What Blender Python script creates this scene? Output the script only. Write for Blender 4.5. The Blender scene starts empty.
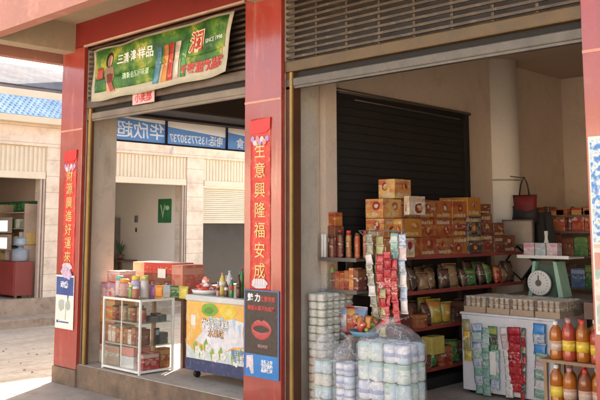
import bpy, bmesh, math, random
from mathutils import Vector, Matrix, noise
random.seed(7)
R = math.radians
S = bpy.context.scene
COL = S.collection

# ------------------------------------------------------------------ camera
cd = bpy.data.cameras.new('camera'); cam = bpy.data.objects.new('camera', cd); COL.objects.link(cam)
cam.location = (0, 0, 1.5)
cam.rotation_euler = (R(90 + 6.669), 0, R(44.607))
cd.sensor_fit = 'HORIZONTAL'; cd.sensor_width = 36.0; cd.lens = 36.0 * 821 / 600
cd.shift_x = 15 / 600; cd.shift_y = -70 / 600
cd.clip_start = 0.05; cd.clip_end = 800
S.camera = cam

# ------------------------------------------------------------------ sky, sun, exposure
SUN_EL = R(38); SUN_DIR = Vector((-0.53 * math.cos(SUN_EL), 0.848 * math.cos(SUN_EL), math.sin(SUN_EL))).normalized()
w = bpy.data.worlds.new('World'); S.world = w; w.use_nodes = True
nt = w.node_tree; bgn = nt.nodes['Background']
sky = nt.nodes.new('ShaderNodeTexSky'); sky.sky_type = 'NISHITA'; sky.sun_disc = False
sky.sun_elevation = SUN_EL; sky.sun_rotation = math.atan2(SUN_DIR.x, SUN_DIR.y)
sky.air_density = 1.0; sky.dust_density = 3.0; sky.ozone_density = 1.0
tint = nt.nodes.new('ShaderNodeMix'); tint.data_type = 'RGBA'; tint.blend_type = 'MULTIPLY'; tint.inputs[0].default_value = 1
tint.inputs[7].default_value = (1.0, .92, .8, 1)      # dusty, warm haze in the air
nt.links.new(sky.outputs[0], tint.inputs[6]); nt.links.new(tint.outputs[2], bgn.inputs[0]); bgn.inputs[1].default_value = 0.15
sl = bpy.data.lights.new('sun', 'SUN'); sl.energy = 4.0; sl.angle = R(0.5); sl.color = (1, .93, .82)
so = bpy.data.objects.new('sun', sl); COL.objects.link(so)
so.rotation_euler = (-SUN_DIR).to_track_quat('-Z', 'Y').to_euler(); so.location = (-20, 30, 30)
S.view_settings.view_transform = 'Standard'; S.view_settings.look = 'None'
S.view_settings.gamma = 1.0; S.view_settings.use_curve_mapping = False
S.view_settings.exposure = 2.3

# ------------------------------------------------------------------ materials
MC = {}
def _new(name):
    m = bpy.data.materials.new(name); m.use_nodes = True
    nt = m.node_tree; return m, nt, nt.nodes['Principled BSDF']
def N(nt, t, **kw):
    n = nt.nodes.new(t)
    for k, v in kw.items(): setattr(n, k, v)
    return n
def L(nt, a, b): nt.links.new(a, b)
def rgb(c): return (c[0], c[1], c[2], 1)
def scl(c, f): return tuple(min(1, x * f) for x in c)
def coords(nt, kind='Object', rnd=True):
    tc = N(nt, 'ShaderNodeTexCoord')
    if not rnd: return tc.outputs[kind]
    oi = N(nt, 'ShaderNodeObjectInfo'); mu = N(nt, 'ShaderNodeMath', operation='MULTIPLY'); mu.inputs[1].default_value = 37
    L(nt, oi.outputs['Random'], mu.inputs[0])
    va = N(nt, 'ShaderNodeVectorMath', operation='ADD'); L(nt, tc.outputs[kind], va.inputs[0]); L(nt, mu.outputs[0], va.inputs[1])
    return va.outputs[0]
def ramp(nt, fac, stops, interp='LINEAR'):
    r = N(nt, 'ShaderNodeValToRGB'); r.color_ramp.interpolation = interp
    e = r.color_ramp.elements
    while len(e) < len(stops): e.new(0.5)
    for i, (p, c) in enumerate(stops): e[i].position = p; e[i].color = rgb(c) if not isinstance(c, float) else (c, c, c, 1)
    L(nt, fac, r.inputs[0]); return r.outputs[0]
def mixc(nt, fac, a, b, mode='MIX'):
    m = N(nt, 'ShaderNodeMix', data_type='RGBA', blend_type=mode)
    if hasattr(fac, 'links'): L(nt, fac, m.inputs[0])
    else: m.inputs[0].default_value = fac
    for s, v in ((m.inputs[6], a), (m.inputs[7], b)):
        if hasattr(v, 'links'): L(nt, v, s)
        else: s.default_value = rgb(v)
    return m.outputs[2]
def noisef(nt, vec, scale, detail=5, rough=.6):
    n = N(nt, 'ShaderNodeTexNoise'); n.inputs['Scale'].default_value = scale; n.inputs['Detail'].default_value = detail
    n.inputs['Roughness'].default_value = rough; L(nt, vec, n.inputs['Vector']); return n.outputs[0]
def bump(nt, p, h, strength=.3, dist=.01):
    b = N(nt, 'ShaderNodeBump'); b.inputs['Strength'].default_value = strength; b.inputs['Distance'].default_value = dist
    L(nt, h, b.inputs['Height']); L(nt, b.outputs[0], p.inputs['Normal'])
def mat(name, c, rough=.6, var=.25, scale=3., dirt=None, bmp=.15, metal=0, fine=60, spec=.5, coat=0):
    """painted / plastered / metal surface: base colour with patchy variation, speckle and a little relief"""
    if name in MC: return MC[name]
    m, nt, p = _new(name); v = coords(nt)
    a = noisef(nt, v, scale, 6, .65); b = noisef(nt, v, fine, 3, .6)
    c0 = mixc(nt, ramp(nt, a, [(.3, 0.), (.7, 1.)]), scl(c, 1 - var), scl(c, 1 + var * .6))
    c1 = mixc(nt, ramp(nt, b, [(.35, 0.), (.75, 1.)]), c0, mixc(nt, .5, c0, scl(c, .75)))
    if dirt:
        d = noisef(nt, v, scale * 2.3, 8, .7)
        c1 = mixc(nt, ramp(nt, d, [(.52, 0.), (.68, .75)]), c1, dirt)
    L(nt, c1, p.inputs['Base Color'])
    rr = N(nt, 'ShaderNodeMapRange'); rr.inputs[3].default_value = max(.02, rough - .08); rr.inputs[4].default_value = min(1, rough + .12)
    L(nt, a, rr.inputs[0]); L(nt, rr.outputs[0], p.inputs['Roughness'])
    p.inputs['Metallic'].default_value = metal; p.inputs['Specular IOR Level'].default_value = spec
    p.inputs['Coat Weight'].default_value = coat
    if bmp: bump(nt, p, b, bmp, .004)
    MC[name] = m; return m
def pack(name, base, band, blob, ink=(.8, .75, .6), rough=.4, rows=1.0, cell=9., bandat=.7):
    """printed packaging: colour bands, blobs of picture and rows of small print, varied per object"""
    if name in MC: return MC[name]
    m, nt, p = _new(name)
    g = coords(nt, 'Generated', False); v = coords(nt, 'Object')
    sp = N(nt, 'ShaderNodeSeparateXYZ'); L(nt, g, sp.inputs[0])
    zz = N(nt, 'ShaderNodeMath', operation='MULTIPLY'); zz.inputs[1].default_value = rows; L(nt, sp.outputs[2], zz.inputs[0])
    fr = N(nt, 'ShaderNodeMath', operation='FRACT'); L(nt, zz.outputs[0], fr.inputs[0])
    vo = N(nt, 'ShaderNodeTexVoronoi'); vo.inputs['Scale'].default_value = cell; L(nt, v, vo.inputs['Vector'])
    c = mixc(nt, ramp(nt, vo.outputs['Distance'], [(.28, 1.), (.42, 0.)]), base, blob)
    vc = N(nt, 'ShaderNodeTexVoronoi', distance='CHEBYCHEV'); vc.inputs['Scale'].default_value = cell * 2.2; L(nt, v, vc.inputs['Vector'])
    bw = N(nt, 'ShaderNodeSeparateColor'); L(nt, vc.outputs['Color'], bw.inputs[0])
    c = mixc(nt, ramp(nt, bw.outputs[0], [(0., 0.), (.74, 1.)], 'CONSTANT'), c, mixc(nt, .5, band, base))
    c = mixc(nt, ramp(nt, fr.outputs[0], [(0., 0.), (bandat, 1.), (bandat + .2, 0.)], 'CONSTANT'), c, band)
    st = N(nt, 'ShaderNodeMapping'); st.inputs['Scale'].default_value = (28, 28, 46); L(nt, v, st.inputs[0])
    nn = noisef(nt, st.outputs[0], 1., 2)
    zr = ramp(nt, fr.outputs[0], [(0., 0.), (.1, .5), (.17, 0.), (.45, .9), (.62, 0.)], 'CONSTANT')
    ml = N(nt, 'ShaderNodeMath', operation='MULTIPLY'); L(nt, ramp(nt, nn, [(.0, 0.), (.55, 1.)], 'CONSTANT'), ml.inputs[0]); L(nt, zr, ml.inputs[1])
    c = mixc(nt, ml.outputs[0], c, ink)
    c = mixc(nt, ramp(nt, noisef(nt, v, cell * .55, 2), [(.52, 0.), (.6, .75)]), c, blob)
    c = mixc(nt, .35, c, mixc(nt, noisef(nt, v, 14), scl(base, .5), scl(base, 1.3)))
    L(nt, c, p.inputs['Base Color']); p.inputs['Roughness'].default_value = rough
    bump(nt, p, noisef(nt, v, 25), .25, .004)
    MC[name] = m; return m
def film(name, tint=(.85, .88, .9), alpha=.35, rough=.12):
    if name in MC: return MC[name]
    m, nt, p = _new(name); v = coords(nt)
    p.inputs['Base Color'].default_value = rgb(tint); p.inputs['Roughness'].default_value = rough
    def ridge(sc, wd, o):
        n = noisef(nt, v, sc, 2, .5); r = N(nt, 'ShaderNodeMath', operation='SUBTRACT'); L(nt, n, r.inputs[0]); r.inputs[1].default_value = o
        ab = N(nt, 'ShaderNodeMath', operation='ABSOLUTE'); L(nt, r.outputs[0], ab.inputs[0])
        return ramp(nt, ab.outputs[0], [(0., 1.), (wd, 0.)])
    mx = N(nt, 'ShaderNodeMath', operation='MAXIMUM'); L(nt, ridge(7, .014, .5), mx.inputs[0]); L(nt, ridge(15, .012, .47), mx.inputs[1])
    a = N(nt, 'ShaderNodeMapRange'); a.inputs[3].default_value = alpha * .4; a.inputs[4].default_value = min(1, alpha * 1.7); L(nt, mx.outputs[0], a.inputs[0])
    L(nt, a.outputs[0], p.inputs['Alpha']); p.inputs['Coat Weight'].default_value = 1; bump(nt, p, mx.outputs[0], .7, .008)
    MC[name] = m; return m
def glass(name='glass', tint=(.96, .98, .97)):
    if name in MC: return MC[name]
    m, nt, p = _new(name); out = nt.nodes['Material Output']
    t = N(nt, 'ShaderNodeBsdfTransparent'); t.inputs[0].default_value = rgb(tint)
    gl = N(nt, 'ShaderNodeBsdfGlossy'); gl.inputs['Roughness'].default_value = .04
    f = N(nt, 'ShaderNodeLayerWeight'); pw = N(nt, 'ShaderNodeMath', operation='POWER'); pw.inputs[1].default_value = 4; L(nt, f.outputs['Facing'], pw.inputs[0])
    ma = N(nt, 'ShaderNodeMath', operation='MULTIPLY_ADD'); ma.inputs[1].default_value = .9; ma.inputs[2].default_value = .04; L(nt, pw.outputs[0], ma.inputs[0])
    mx = N(nt, 'ShaderNodeMixShader'); L(nt, ma.outputs[0], mx.inputs[0]); L(nt, t.outputs[0], mx.inputs[1]); L(nt, gl.outputs[0], mx.inputs[2])
    L(nt, mx.outputs[0], out.inputs[0]); MC[name] = m; return m

# ------------------------------------------------------------------ mesh helpers
class MB:
    def __init__(s): s.bm = bmesh.new()
    def box(s, x0, x1, y0, y1, z0, z1, bev=0, mi=0, M=None):
        x0, x1 = sorted((x0, x1)); y0, y1 = sorted((y0, y1)); z0, z1 = sorted((z0, z1))
        t = bmesh.new(); bmesh.ops.create_cube(t, size=1)
        for v in t.verts: v.co = Vector((x0 + (v.co.x + .5) * (x1 - x0), y0 + (v.co.y + .5) * (y1 - y0), z0 + (v.co.z + .5) * (z1 - z0)))
        if bev: bmesh.ops.bevel(t, geom=t.edges[:], offset=bev, segments=2, affect='EDGES', profile=.5)
        return s.add(t, M, mi)
    def add(s, t, M=None, mi=0):
        if M is not None: bmesh.ops.transform(t, matrix=M, verts=t.verts)
        for f in t.faces: f.material_index = mi
        me = bpy.data.meshes.new('tmp'); t.to_mesh(me); t.free(); s.bm.from_mesh(me); bpy.data.meshes.remove(me); return s
    def tube(s, pts, r, seg=8, mi=0, caps=True):
        pts = [Vector(p) for p in pts]; rs = r if isinstance(r, (list, tuple)) else [r] * len(pts)
        rings = []; t = bmesh.new(); prev = None
        for i, p in enumerate(pts):
            d = (pts[min(i + 1, len(pts) - 1)] - pts[max(i - 1, 0)]).normalized()
            if prev is None: a = d.orthogonal().normalized()
            else: a = (prev - d * prev.dot(d)).normalized()
            prev = a; b = d.cross(a)
            rings.append([t.verts.new(p + (a * math.cos(k * 2 * math.pi / seg) + b * math.sin(k * 2 * math.pi / seg)) * rs[i]) for k in range(seg)])
        for i in range(len(rings) - 1):
            for k in range(seg): f = t.faces.new((rings[i][k], rings[i][(k + 1) % seg], rings[i + 1][(k + 1) % seg], rings[i + 1][k])); f.smooth = True
        if caps: t.faces.new(rings[0][::-1]); t.faces.new(rings[-1])
        return s.add(t, None, mi)
    def lathe(s, prof, seg=16, M=None, mi=0, smooth=True):
        t = bmesh.new(); rings = []
        for r, z in prof: rings.append([t.verts.new((max(r, .0002) * math.cos(k * 2 * math.pi / seg), max(r, .0002) * math.sin(k * 2 * math.pi / seg), z)) for k in range(seg)])
        for i in range(len(rings) - 1):
            for k in range(seg): f = t.faces.new((rings[i][k], rings[i][(k + 1) % seg], rings[i + 1][(k + 1) % seg], rings[i + 1][k])); f.smooth = smooth
        t.faces.new(rings[0][::-1]); t.faces.new(rings[-1])
        return s.add(t, M, mi)
    def poly(s, pts, y0, y1, mi=0, M=None):
        """polygon in local x,z extruded from y0 to y1"""
        t = bmesh.new(); a = [t.verts.new((p[0], y0, p[1])) for p in pts]; b = [t.verts.new((p[0], y1, p[1])) for p in pts]
        n = len(pts); t.faces.new(a); t.faces.new(b[::-1])
        for i in range(n): t.faces.new((a[i], b[i], b[(i + 1) % n], a[(i + 1) % n]))
        bmesh.ops.recalc_face_normals(t, faces=t.faces)
        return s.add(t, M, mi)
    def grid(s, fn, nu, nv, th=.002, mi=0, smooth=True):
        """thin two-sided sheet through fn(u,v) -> point, th metres thick"""
        t = bmesh.new(); P = [[Vector(fn(i / nu, j / nv)) for j in range(nv + 1)] for i in range(nu + 1)]
        nrm = ((P[-1][0] - P[0][0]).cross(P[0][-1] - P[0][0])).normalized() * th
        A = [[t.verts.new(p) for p in r] for r in P]; B = [[t.verts.new(p - nrm) for p in r] for r in P]
        for i in range(nu):
            for j in range(nv):
                f = t.faces.new((A[i][j], A[i + 1][j], A[i + 1][j + 1], A[i][j + 1])); f.smooth = smooth
                f = t.faces.new((B[i][j], B[i][j + 1], B[i + 1][j + 1], B[i + 1][j])); f.smooth = smooth
        rim = [(i, 0) for i in range(nu)] + [(nu, j) for j in range(nv)] + [(i, nv) for i in range(nu, 0, -1)] + [(0, j) for j in range(nv, 0, -1)]
        for q in range(len(rim)):
            a = rim[q]; b = rim[(q + 1) % len(rim)]
            t.faces.new((A[b[0]][b[1]], A[a[0]][a[1]], B[a[0]][a[1]], B[b[0]][b[1]]))
        return s.add(t, None, mi)
    def build(s, name, m, parent=None, loc=None, rz=0):
        me = bpy.data.meshes.new(name); s.bm.to_mesh(me); s.bm.free()
        for x in (m if isinstance(m, (list, tuple)) else [m]): me.materials.append(x)
        o = bpy.data.objects.new(name, me); COL.objects.link(o); o.parent = parent
        if loc is not None: o.location = loc
        if rz: o.rotation_euler.z = rz
        return o
def tag(o, label=None, cat=None, group=None, kind=None):
    if label: o['label'] = label
    if cat: o['category'] = cat
    if group: o['group'] = group
    if kind: o['kind'] = kind
    return o
def thing(name, label, cat, loc=(0, 0, 0), rz=0, group=None):
    o = bpy.data.objects.new(name, None); COL.objects.link(o); o.location = loc; o.rotation_euler.z = rz
    o.empty_display_size = .1; return tag(o, label, cat, group)
def box(name, m, parent, *b, bev=0, label=None):
    o = MB().box(*b, bev=bev).build(name, m, parent)
    if label: o['label'] = label
    return o
def struct(name, mb, m): return tag(mb.build(name, m), kind='structure')
def copy_thing(o, loc, rz=None, label=None):
    c = o.copy(); COL.objects.link(c); c.location = loc
    if rz is not None: c.rotation_euler.z = rz
    if label: c['label'] = label
    for ch in [x for x in o.children]:
        k = ch.copy(); COL.objects.link(k); k.parent = c
        for g in ch.children: g2 = g.copy(); COL.objects.link(g2); g2.parent = k
    return c
ORD = ['first', 'second', 'third', 'fourth', 'fifth', 'sixth', 'seventh', 'eighth', 'ninth', 'tenth', 'eleventh', 'twelfth', 'thirteenth', 'fourteenth']

FRONT = Matrix(((1, 0, 0), (0, 0, -1), (0, 1, 0)))     # text on a face that looks to -Y
def text_bm(s, size, extrude=.0015, align='CENTER', line=1.0, bold=0, sx=1.0):
    cu = bpy.data.curves.new('lettering', 'FONT'); cu.body = s; cu.size = size; cu.extrude = extrude; cu.align_x = align; cu.align_y = 'CENTER'
    cu.space_line = line; cu.offset = bold; cu.resolution_u = 3
    o = bpy.data.objects.new('lettering', cu); COL.objects.link(o)
    dg = bpy.context.evaluated_depsgraph_get(); me = bpy.data.meshes.new_from_object(o.evaluated_get(dg))
    bm = bmesh.new(); bm.from_mesh(me); bpy.data.objects.remove(o); bpy.data.curves.remove(cu); bpy.data.meshes.remove(me)
    for v in bm.verts: v.co.x *= sx
    return bm
def lettering(s, size, m, parent, loc, rot=FRONT, fn=None, name='lettering', **kw):
    bm = text_bm(s, size, **kw)
    M = Matrix.Translation(loc) @ rot.to_4x4()
    bmesh.ops.transform(bm, matrix=M, verts=bm.verts)
    if fn:
        for v in bm.verts: v.co = fn(v.co)
    mb = MB(); mb.bm = bm
    return mb.build(name, m, parent)
def ell(cx, cz, rx, rz, n=18, wob=0, a0=0):
    return [(cx + rx * math.cos(a0 + k * 2 * math.pi / n) * (1 + random.uniform(-wob, wob)), cz + rz * math.sin(a0 + k * 2 * math.pi / n) * (1 + random.uniform(-wob, wob))) for k in range(n)]

# palette
plaster = mat('plaster_grey', (.53, .475, .4), .8, .15, 2.2, dirt=(.37, .31, .25))
plaster_in = mat('plaster_interior', (.66, .54, .43), .8, .1, 1.2, dirt=(.52, .4, .3))
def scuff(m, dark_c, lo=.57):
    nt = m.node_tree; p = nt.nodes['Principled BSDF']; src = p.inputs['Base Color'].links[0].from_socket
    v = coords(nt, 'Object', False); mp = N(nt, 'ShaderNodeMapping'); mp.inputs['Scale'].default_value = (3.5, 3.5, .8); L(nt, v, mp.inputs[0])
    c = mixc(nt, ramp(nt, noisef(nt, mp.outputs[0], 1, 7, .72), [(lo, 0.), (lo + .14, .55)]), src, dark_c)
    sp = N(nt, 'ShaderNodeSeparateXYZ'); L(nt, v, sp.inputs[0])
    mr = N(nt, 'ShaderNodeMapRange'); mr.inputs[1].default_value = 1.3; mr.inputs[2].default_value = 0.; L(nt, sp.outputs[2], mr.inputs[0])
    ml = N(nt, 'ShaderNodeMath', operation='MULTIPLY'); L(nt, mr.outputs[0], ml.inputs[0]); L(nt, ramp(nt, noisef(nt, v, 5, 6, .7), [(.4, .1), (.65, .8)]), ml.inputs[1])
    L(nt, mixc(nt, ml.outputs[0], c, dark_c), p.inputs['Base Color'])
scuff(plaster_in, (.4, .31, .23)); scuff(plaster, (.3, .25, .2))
plaster_white = mat('plaster_white', (.84, .79, .72), .75, .1, 1.5)
red_paint = mat('red_paint', (.36, .042, .028), .3, .2, 2.5, dirt=(.36, .08, .06), bmp=.06, coat=1)
red_paint.node_tree.nodes['Principled BSDF'].inputs['Coat IOR'].default_value = 1.55
red_paint.node_tree.nodes['Principled BSDF'].inputs['Coat Roughness'].default_value = .12
def weather(m, base_z=True):
    nt = m.node_tree; p = nt.nodes['Principled BSDF']; src = p.inputs['Base Color'].links[0].from_socket
    v = coords(nt, 'Object', False); mp = N(nt, 'ShaderNodeMapping'); mp.inputs['Scale'].default_value = (14, 14, .7); L(nt, v, mp.inputs[0])
    c = mixc(nt, ramp(nt, noisef(nt, mp.outputs[0], 1, 5, .7), [(.5, 0.), (.75, .55)]), src, (.2, .04, .03))
    c = mixc(nt, ramp(nt, noisef(nt, v, 16, 6, .75), [(.67, 0.), (.69, .8)]), c, (.5, .36, .28))
    mp2 = N(nt, 'ShaderNodeMapping'); mp2.inputs['Scale'].default_value = (9, 9, 1.2); mp2.inputs['Location'].default_value = (3, 5, 0); L(nt, v, mp2.inputs[0])
    c = mixc(nt, ramp(nt, noisef(nt, mp2.outputs[0], 1, 4, .6), [(.58, 0.), (.72, .35)]), c, (.6, .3, .24))
    L(nt, c, p.inputs['Base Color'])
weather(red_paint)
red_beam = mat('red_beam_paint', (.27, .026, .02), .45, .15, 2.)
pink_paint = mat('salmon_paint', (.46, .21, .155), .7, .1, 1.5, dirt=(.6, .3, .22))
cream_paint = mat('cream_paint', (.42, .345, .235), .7, .12, 2., dirt=(.5, .36, .25))
concrete = mat('sill_concrete', (.27, .19, .13), .85, .3, 5., dirt=(.13, .1, .08), bmp=.5)
floor_m = mat('floor_cement', (.5, .42, .33), .55, .25, 3., dirt=(.25, .2, .16), bmp=.15)
dark = mat('dark_shutter', (.016, .013, .012), .75, .3, 4.)
brown_metal = mat('brown_metal', (.16, .12, .09), .4, .3, 4., metal=.6)
slat_metal = mat('slat_metal', (.1, .07, .048), .42, .4, 5., metal=.4, dirt=(.17, .14, .11))
gold_metal = mat('gold_metal', (.13, .08, .035), .38, .3, 4., metal=.35, dirt=(.08, .06, .045))
silver_metal = mat('silver_metal', (.13, .11, .09), .36, .3, 6., metal=.4, dirt=(.08, .065, .05))
white_metal = mat('white_metal', (.75, .74, .7), .4, .08, 4.)
white_paper = mat('white_paper', (.75, .73, .68), .6, .06, 5.)
black_m = mat('black_plastic', (.02, .02, .022), .4, .2, 6.)
gold_ink = mat('gold_ink', (.72, .54, .2), .35, .15, 30.)
red_paper = mat('red_paper', (.62, .05, .035), .5, .2, 8., dirt=(.7, .2, .12))
wood = mat('dark_wood', (.16, .085, .05), .5, .3, 6.)
cardboard = mat('cardboard', (.42, .3, .19), .8, .15, 6.)

scuff(plaster_white, (.5, .43, .35), .6); scuff(concrete, (.12, .085, .06), .52)
# ------------------------------------------------------------------ SETTING: ground, street, pavement
def ground_mat():
    m, nt, p = _new('street_dirt'); v = coords(nt, 'Object', False)
    a = noisef(nt, v, .9, 8, .65); b = noisef(nt, v, 9, 8, .7); f = noisef(nt, v, 90, 4, .7)
    c = mixc(nt, ramp(nt, a, [(.35, 0.), (.65, 1.)]), (.48, .41, .32), (.62, .54, .43))
    c = mixc(nt, ramp(nt, b, [(.42, 0.), (.66, .8)]), c, (.4, .31, .23))
    st = N(nt, 'ShaderNodeMapping'); st.inputs['Scale'].default_value = (2.2, .25, 1); L(nt, v, st.inputs[0])
    c = mixc(nt, ramp(nt, noisef(nt, st.outputs[0], 1.4, 6, .7), [(.5, 0.), (.62, .6)]), c, (.42, .31, .24))
    vo = N(nt, 'ShaderNodeTexVoronoi', feature='DISTANCE_TO_EDGE'); vo.inputs['Scale'].default_value = .7; L(nt, v, vo.inputs['Vector'])
    c = mixc(nt, ramp(nt, vo.outputs[0], [(0., .3), (.01, 0.)]), c, (.25, .2, .16))
    c = mixc(nt, ramp(nt, f, [(.6, 0.), (.75, .6)]), c, (.2, .15, .12))
    L(nt, c, p.inputs['Base Color']); p.inputs['Roughness'].default_value = .95
    ad = N(nt, 'ShaderNodeMath', operation='ADD'); L(nt, b, ad.inputs[0]); L(nt, f, ad.inputs[1]); bump(nt, p, ad.outputs[0], .5, .02)
    return m
struct('ground', MB().box(-300, 300, -300, 300, -1.2, -.262), mat('earth', (.3, .24, .18), .95, .3, .5))
struct('street', MB().box(-13.4, 60, -60, 60, -.6, -.25), ground_mat())
struct('apron', MB().box(-9.07, 20, 2.6, 4.945, -.4, -.244), mat('apron_concrete', (.46, .37, .28), .9, .25, 1.4, dirt=(.28, .2, .14), bmp=.4))
struct('shop_floor', MB().box(-8.54, 4, 4.965, 12, -.6, 0, bev=.012), [floor_m])
struct('shop_sill', MB().box(-8.545, 4, 4.952, 4.9645, -.6, -.006), [concrete])
struct('pavement', MB().box(-13.95, -13.4, -20, 40, -.6, -.1, bev=.02).box(-14.0, -13.95, -20, 40, -.6, .19), mat('pavement_concrete', (.42, .33, .25), .9, .25, 3., dirt=(.2, .14, .1), bmp=.4))

# ------------------------------------------------------------------ SHOP BUILDING
shop = thing('shop_building', 'red pillared corner shop building with salmon overhang and open roller shutters', 'building')
PX = [(-8.55, -8.08), (-5.38, -4.92), (-2.24, -1.74), (.95, 1.45)]
for x0, x1 in PX:
    p = MB().box(x0 + .004, x1 - .004, 4.985, 5.40, -.25, 3.5).build('pillar', plaster, shop)
    MB().box(x0 - .01, x1 + .01, 4.925, 4.984, -.25, -.062, bev=.008).build('plinth', concrete, p)
    c = MB().box(x0, x1, 4.94, 4.99, -.06, 3.54, bev=.006).build('cladding', red_paint, p)
    MB().box(x0 + .002, x1 - .002, 4.936, 4.942, 2.58, 2.6).build('joint_line', mat('joint', (.62, .3, .22), .6), p)
box('front_beam', red_beam, shop, -8.55, 3, 4.94, 5.2, 3.545, 3.83)
box('upper_wall', red_beam, shop, -8.55, 3, 5.0, 12, 3.95, 4.7)
box('opening_trim', mat('trim_cream', (.6, .42, .3), .5), shop, -8.08, -5.38, 4.925, 4.96, 3.525, 3.545)
box('opening_trim', MC['trim_cream'], shop, -4.92, -2.24, 4.925, 4.96, 3.525, 3.545)
MB().box(-9.15, 3, 3.98, 4.94, 3.83, 3.95).box(-9.02, -8.55, 4.94, 12, 3.83, 3.95).build('overhang', cream_paint, shop)
box('overhang_fascia', pink_paint, shop, -9.15, 3, 3.85, 3.98, 3.5, 4.6)
box('overhang_fascia', pink_paint, shop, -9.15, -9.02, 3.98, 12, 3.5, 4.6)
for x in (-8.5, -5.26, -2.1):
    box('cantilever_beam', cream_paint, shop, x, x + .22, 3.98, 4.94, 3.5, 3.83)
# side of the shop: beam, rear corner pillar, dark shutter housing
box('side_beam', MC.get('housing') or mat('housing', (.018, .012, .01), .6, .3, 3.), shop, -8.55, -8.2, 5.4, 12, 2.83, 3.83)  # plaster beam coloured near-black to stand for the shade above the sign
box('corner_pillar', plaster, shop, -8.55, -8.1, 9.3, 9.75, -.25, 2.83)
MB().box(-8.2, -7.75, 5.41, 9.3, 2.86, 3.3, bev=.03).build('shutter_housing', mat('housing', (.018, .012, .01), .6, .3, 3.), shop)
# ceiling, walls
box('ceiling', mat('ceiling_paint', (.55, .42, .32), .85, .15, 1.), shop, -8.2, 3, 5.2, 10.3, 3.45, 3.55)
box('back_wall', plaster_in, shop, -8.55, 3, 10.3, 10.5, 0, 3.95)
box('partition_wall', plaster_in, shop, -5.15, -4.98, 5.4, 10.3, 0, 3.45)
box('partition_wall', plaster_in, shop, 1.1, 1.25, 5.4, 10.3, 0, 3.45)
col = MB().lathe([(.225, 0), (.225, 3.45)], 32).build('round_column', plaster_white, shop, loc=(-5.0, 8.7, 0))
MB().lathe([(.228, 0), (.228, .02)], 32).build('column_joint', plaster, col, loc=(0, 0, 2.02))
# dark roller shutter on the partition
rs = MB().box(-4.979, -4.968, 5.705, 7.865, 0, 2.74)
for i in range(34): rs.box(-4.97, -4.957, 5.71, 7.86, i * .079 + .006, i * .079 + .079, bev=.005)
rs = rs.build('roller_shutter', dark, shop)
for y in (5.64, 7.86): MB().box(-4.978, -4.93, y, y + .065, 0, 2.74).build('shutter_guide', dark, rs)
MB().tube([(-4.93, 5.66, 2.755), (-4.93, 7.95, 2.745)], .018).tube([(-4.9, 5.9, 2.68), (-4.9, 7.7, 2.66)], .008).build('shutter_shaft', brown_metal, rs)
# pale pilaster beside the dark shutter
box('pilaster', plaster_in, shop, -4.975, -4.9, 5.49, 5.64, 0, 3.45)
# grilles of the rolled-up shutters over both bays
def grille(x0, x1):
    g = MB(); z = 2.935
    while z < 3.52:
        g.box(x0, x1, 5.0, 5.022, z, z + .024, bev=.003); z += .056
    n = int((x1 - x0) / .33)
    for i in range(1, n): g.box(x0 + i * (x1 - x0) / n - .012, x0 + i * (x1 - x0) / n + .012, 5.022, 5.034, 2.92, 3.53)
    o = g.build('shutter_grille', slat_metal, shop)
    MB().box(x0, x1, 5.11, 5.125, 2.9, 3.54).build('dark_backing', mat('interior_dark', (.06, .045, .035), .5, .3, 3.), o)  # dark sheet standing for the unlit interior behind the open grille
    return o
grille(-8.08, -5.38); grille(-4.92, -2.24); grille(-1.74, .95)
def rails(x0, x1, goldm, railm):
    MB().box(x0, x1, 4.975, 5.07, 2.815, 2.915, bev=.012).build('shutter_bar', goldm, shop)
    MB().box(x0, x1, 5.03, 5.1, 2.765, 2.815).build('gap_shade', dark, shop)  # solid dark strip painted in for the shaded gap under the bar
    MB().box(x0, x1, 4.99, 5.06, 2.69, 2.765, bev=.01).box(x0, x1, 5.0, 5.05, 2.672, 2.69).build('bottom_rail', railm, shop)
rails(-8.08, -5.38, brown_metal, mat('rail_brown', (.24, .19, .14), .4, .3, 4., metal=.4))
rails(-4.92, -2.24, gold_metal, silver_metal); rails(-1.74, .95, gold_metal, silver_metal)
def guide(x0, x1, flip=1):
    o = MB().box(x0, x1, 5.0, 5.03 if x0 < -8 else 5.09, 0, 2.815).build('guide_rail', mat('guide_brown', (.13, .055, .03), .4, .3, 3., metal=.3), shop)
    xm = x1 - .045 if x0 < -8 else x1 - .028
    MB().box(xm, x1, 4.978, 5.0, 0, 2.815, bev=.004).build('guide_lip', mat('gold_paint', (.3, .185, .045), .4, .3, 5.), o)
guide(-8.08, -7.98); guide(-4.92, -4.83); guide(-1.74, -1.65)

# unseen terrace added across the street, behind the camera, to bounce sunlight back
opp = thing('bounce_terrace', 'unseen cream terrace of shuttered shops added opposite to bounce sunlight', 'building')
ocream = mat('opposite_cream', (.78, .66, .52), .8, .12, 1.5)
MB().box(-34, 26, -16, -10, -.3, 4.3).build('wall', ocream, opp)
MB().box(-34.2, 26.2, -16.2, -9.7, 4.3, 4.6, bev=.03).build('roof_slab', mat('opposite_roof', (.5, .4, .3), .8), opp)
for k in range(15):
    sx = -33 + k * 4; q = MB()
    for j in range(26): q.box(sx, sx + 3.2, -10.0, -9.96, -.15 + j * .1, -.06 + j * .1, bev=.01)
    q.build('shop_shutter', mat('opposite_shutter', (.55, .5, .42), .5, .1, 3.), opp)

wl = thing('wall_lamp', 'small white lamp on the fascia of the terrace across the side street', 'lamp', (-13.95, 10.75, 3.02))
MB().lathe([(.05, 0), (.06, .05), (.03, .1), (.02, .16)], 14).build('shade', white_paper, wl); MB().tube([(0, 0, .14), (-.06, 0, .2)], .014).build('bracket', white_metal, wl)

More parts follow.
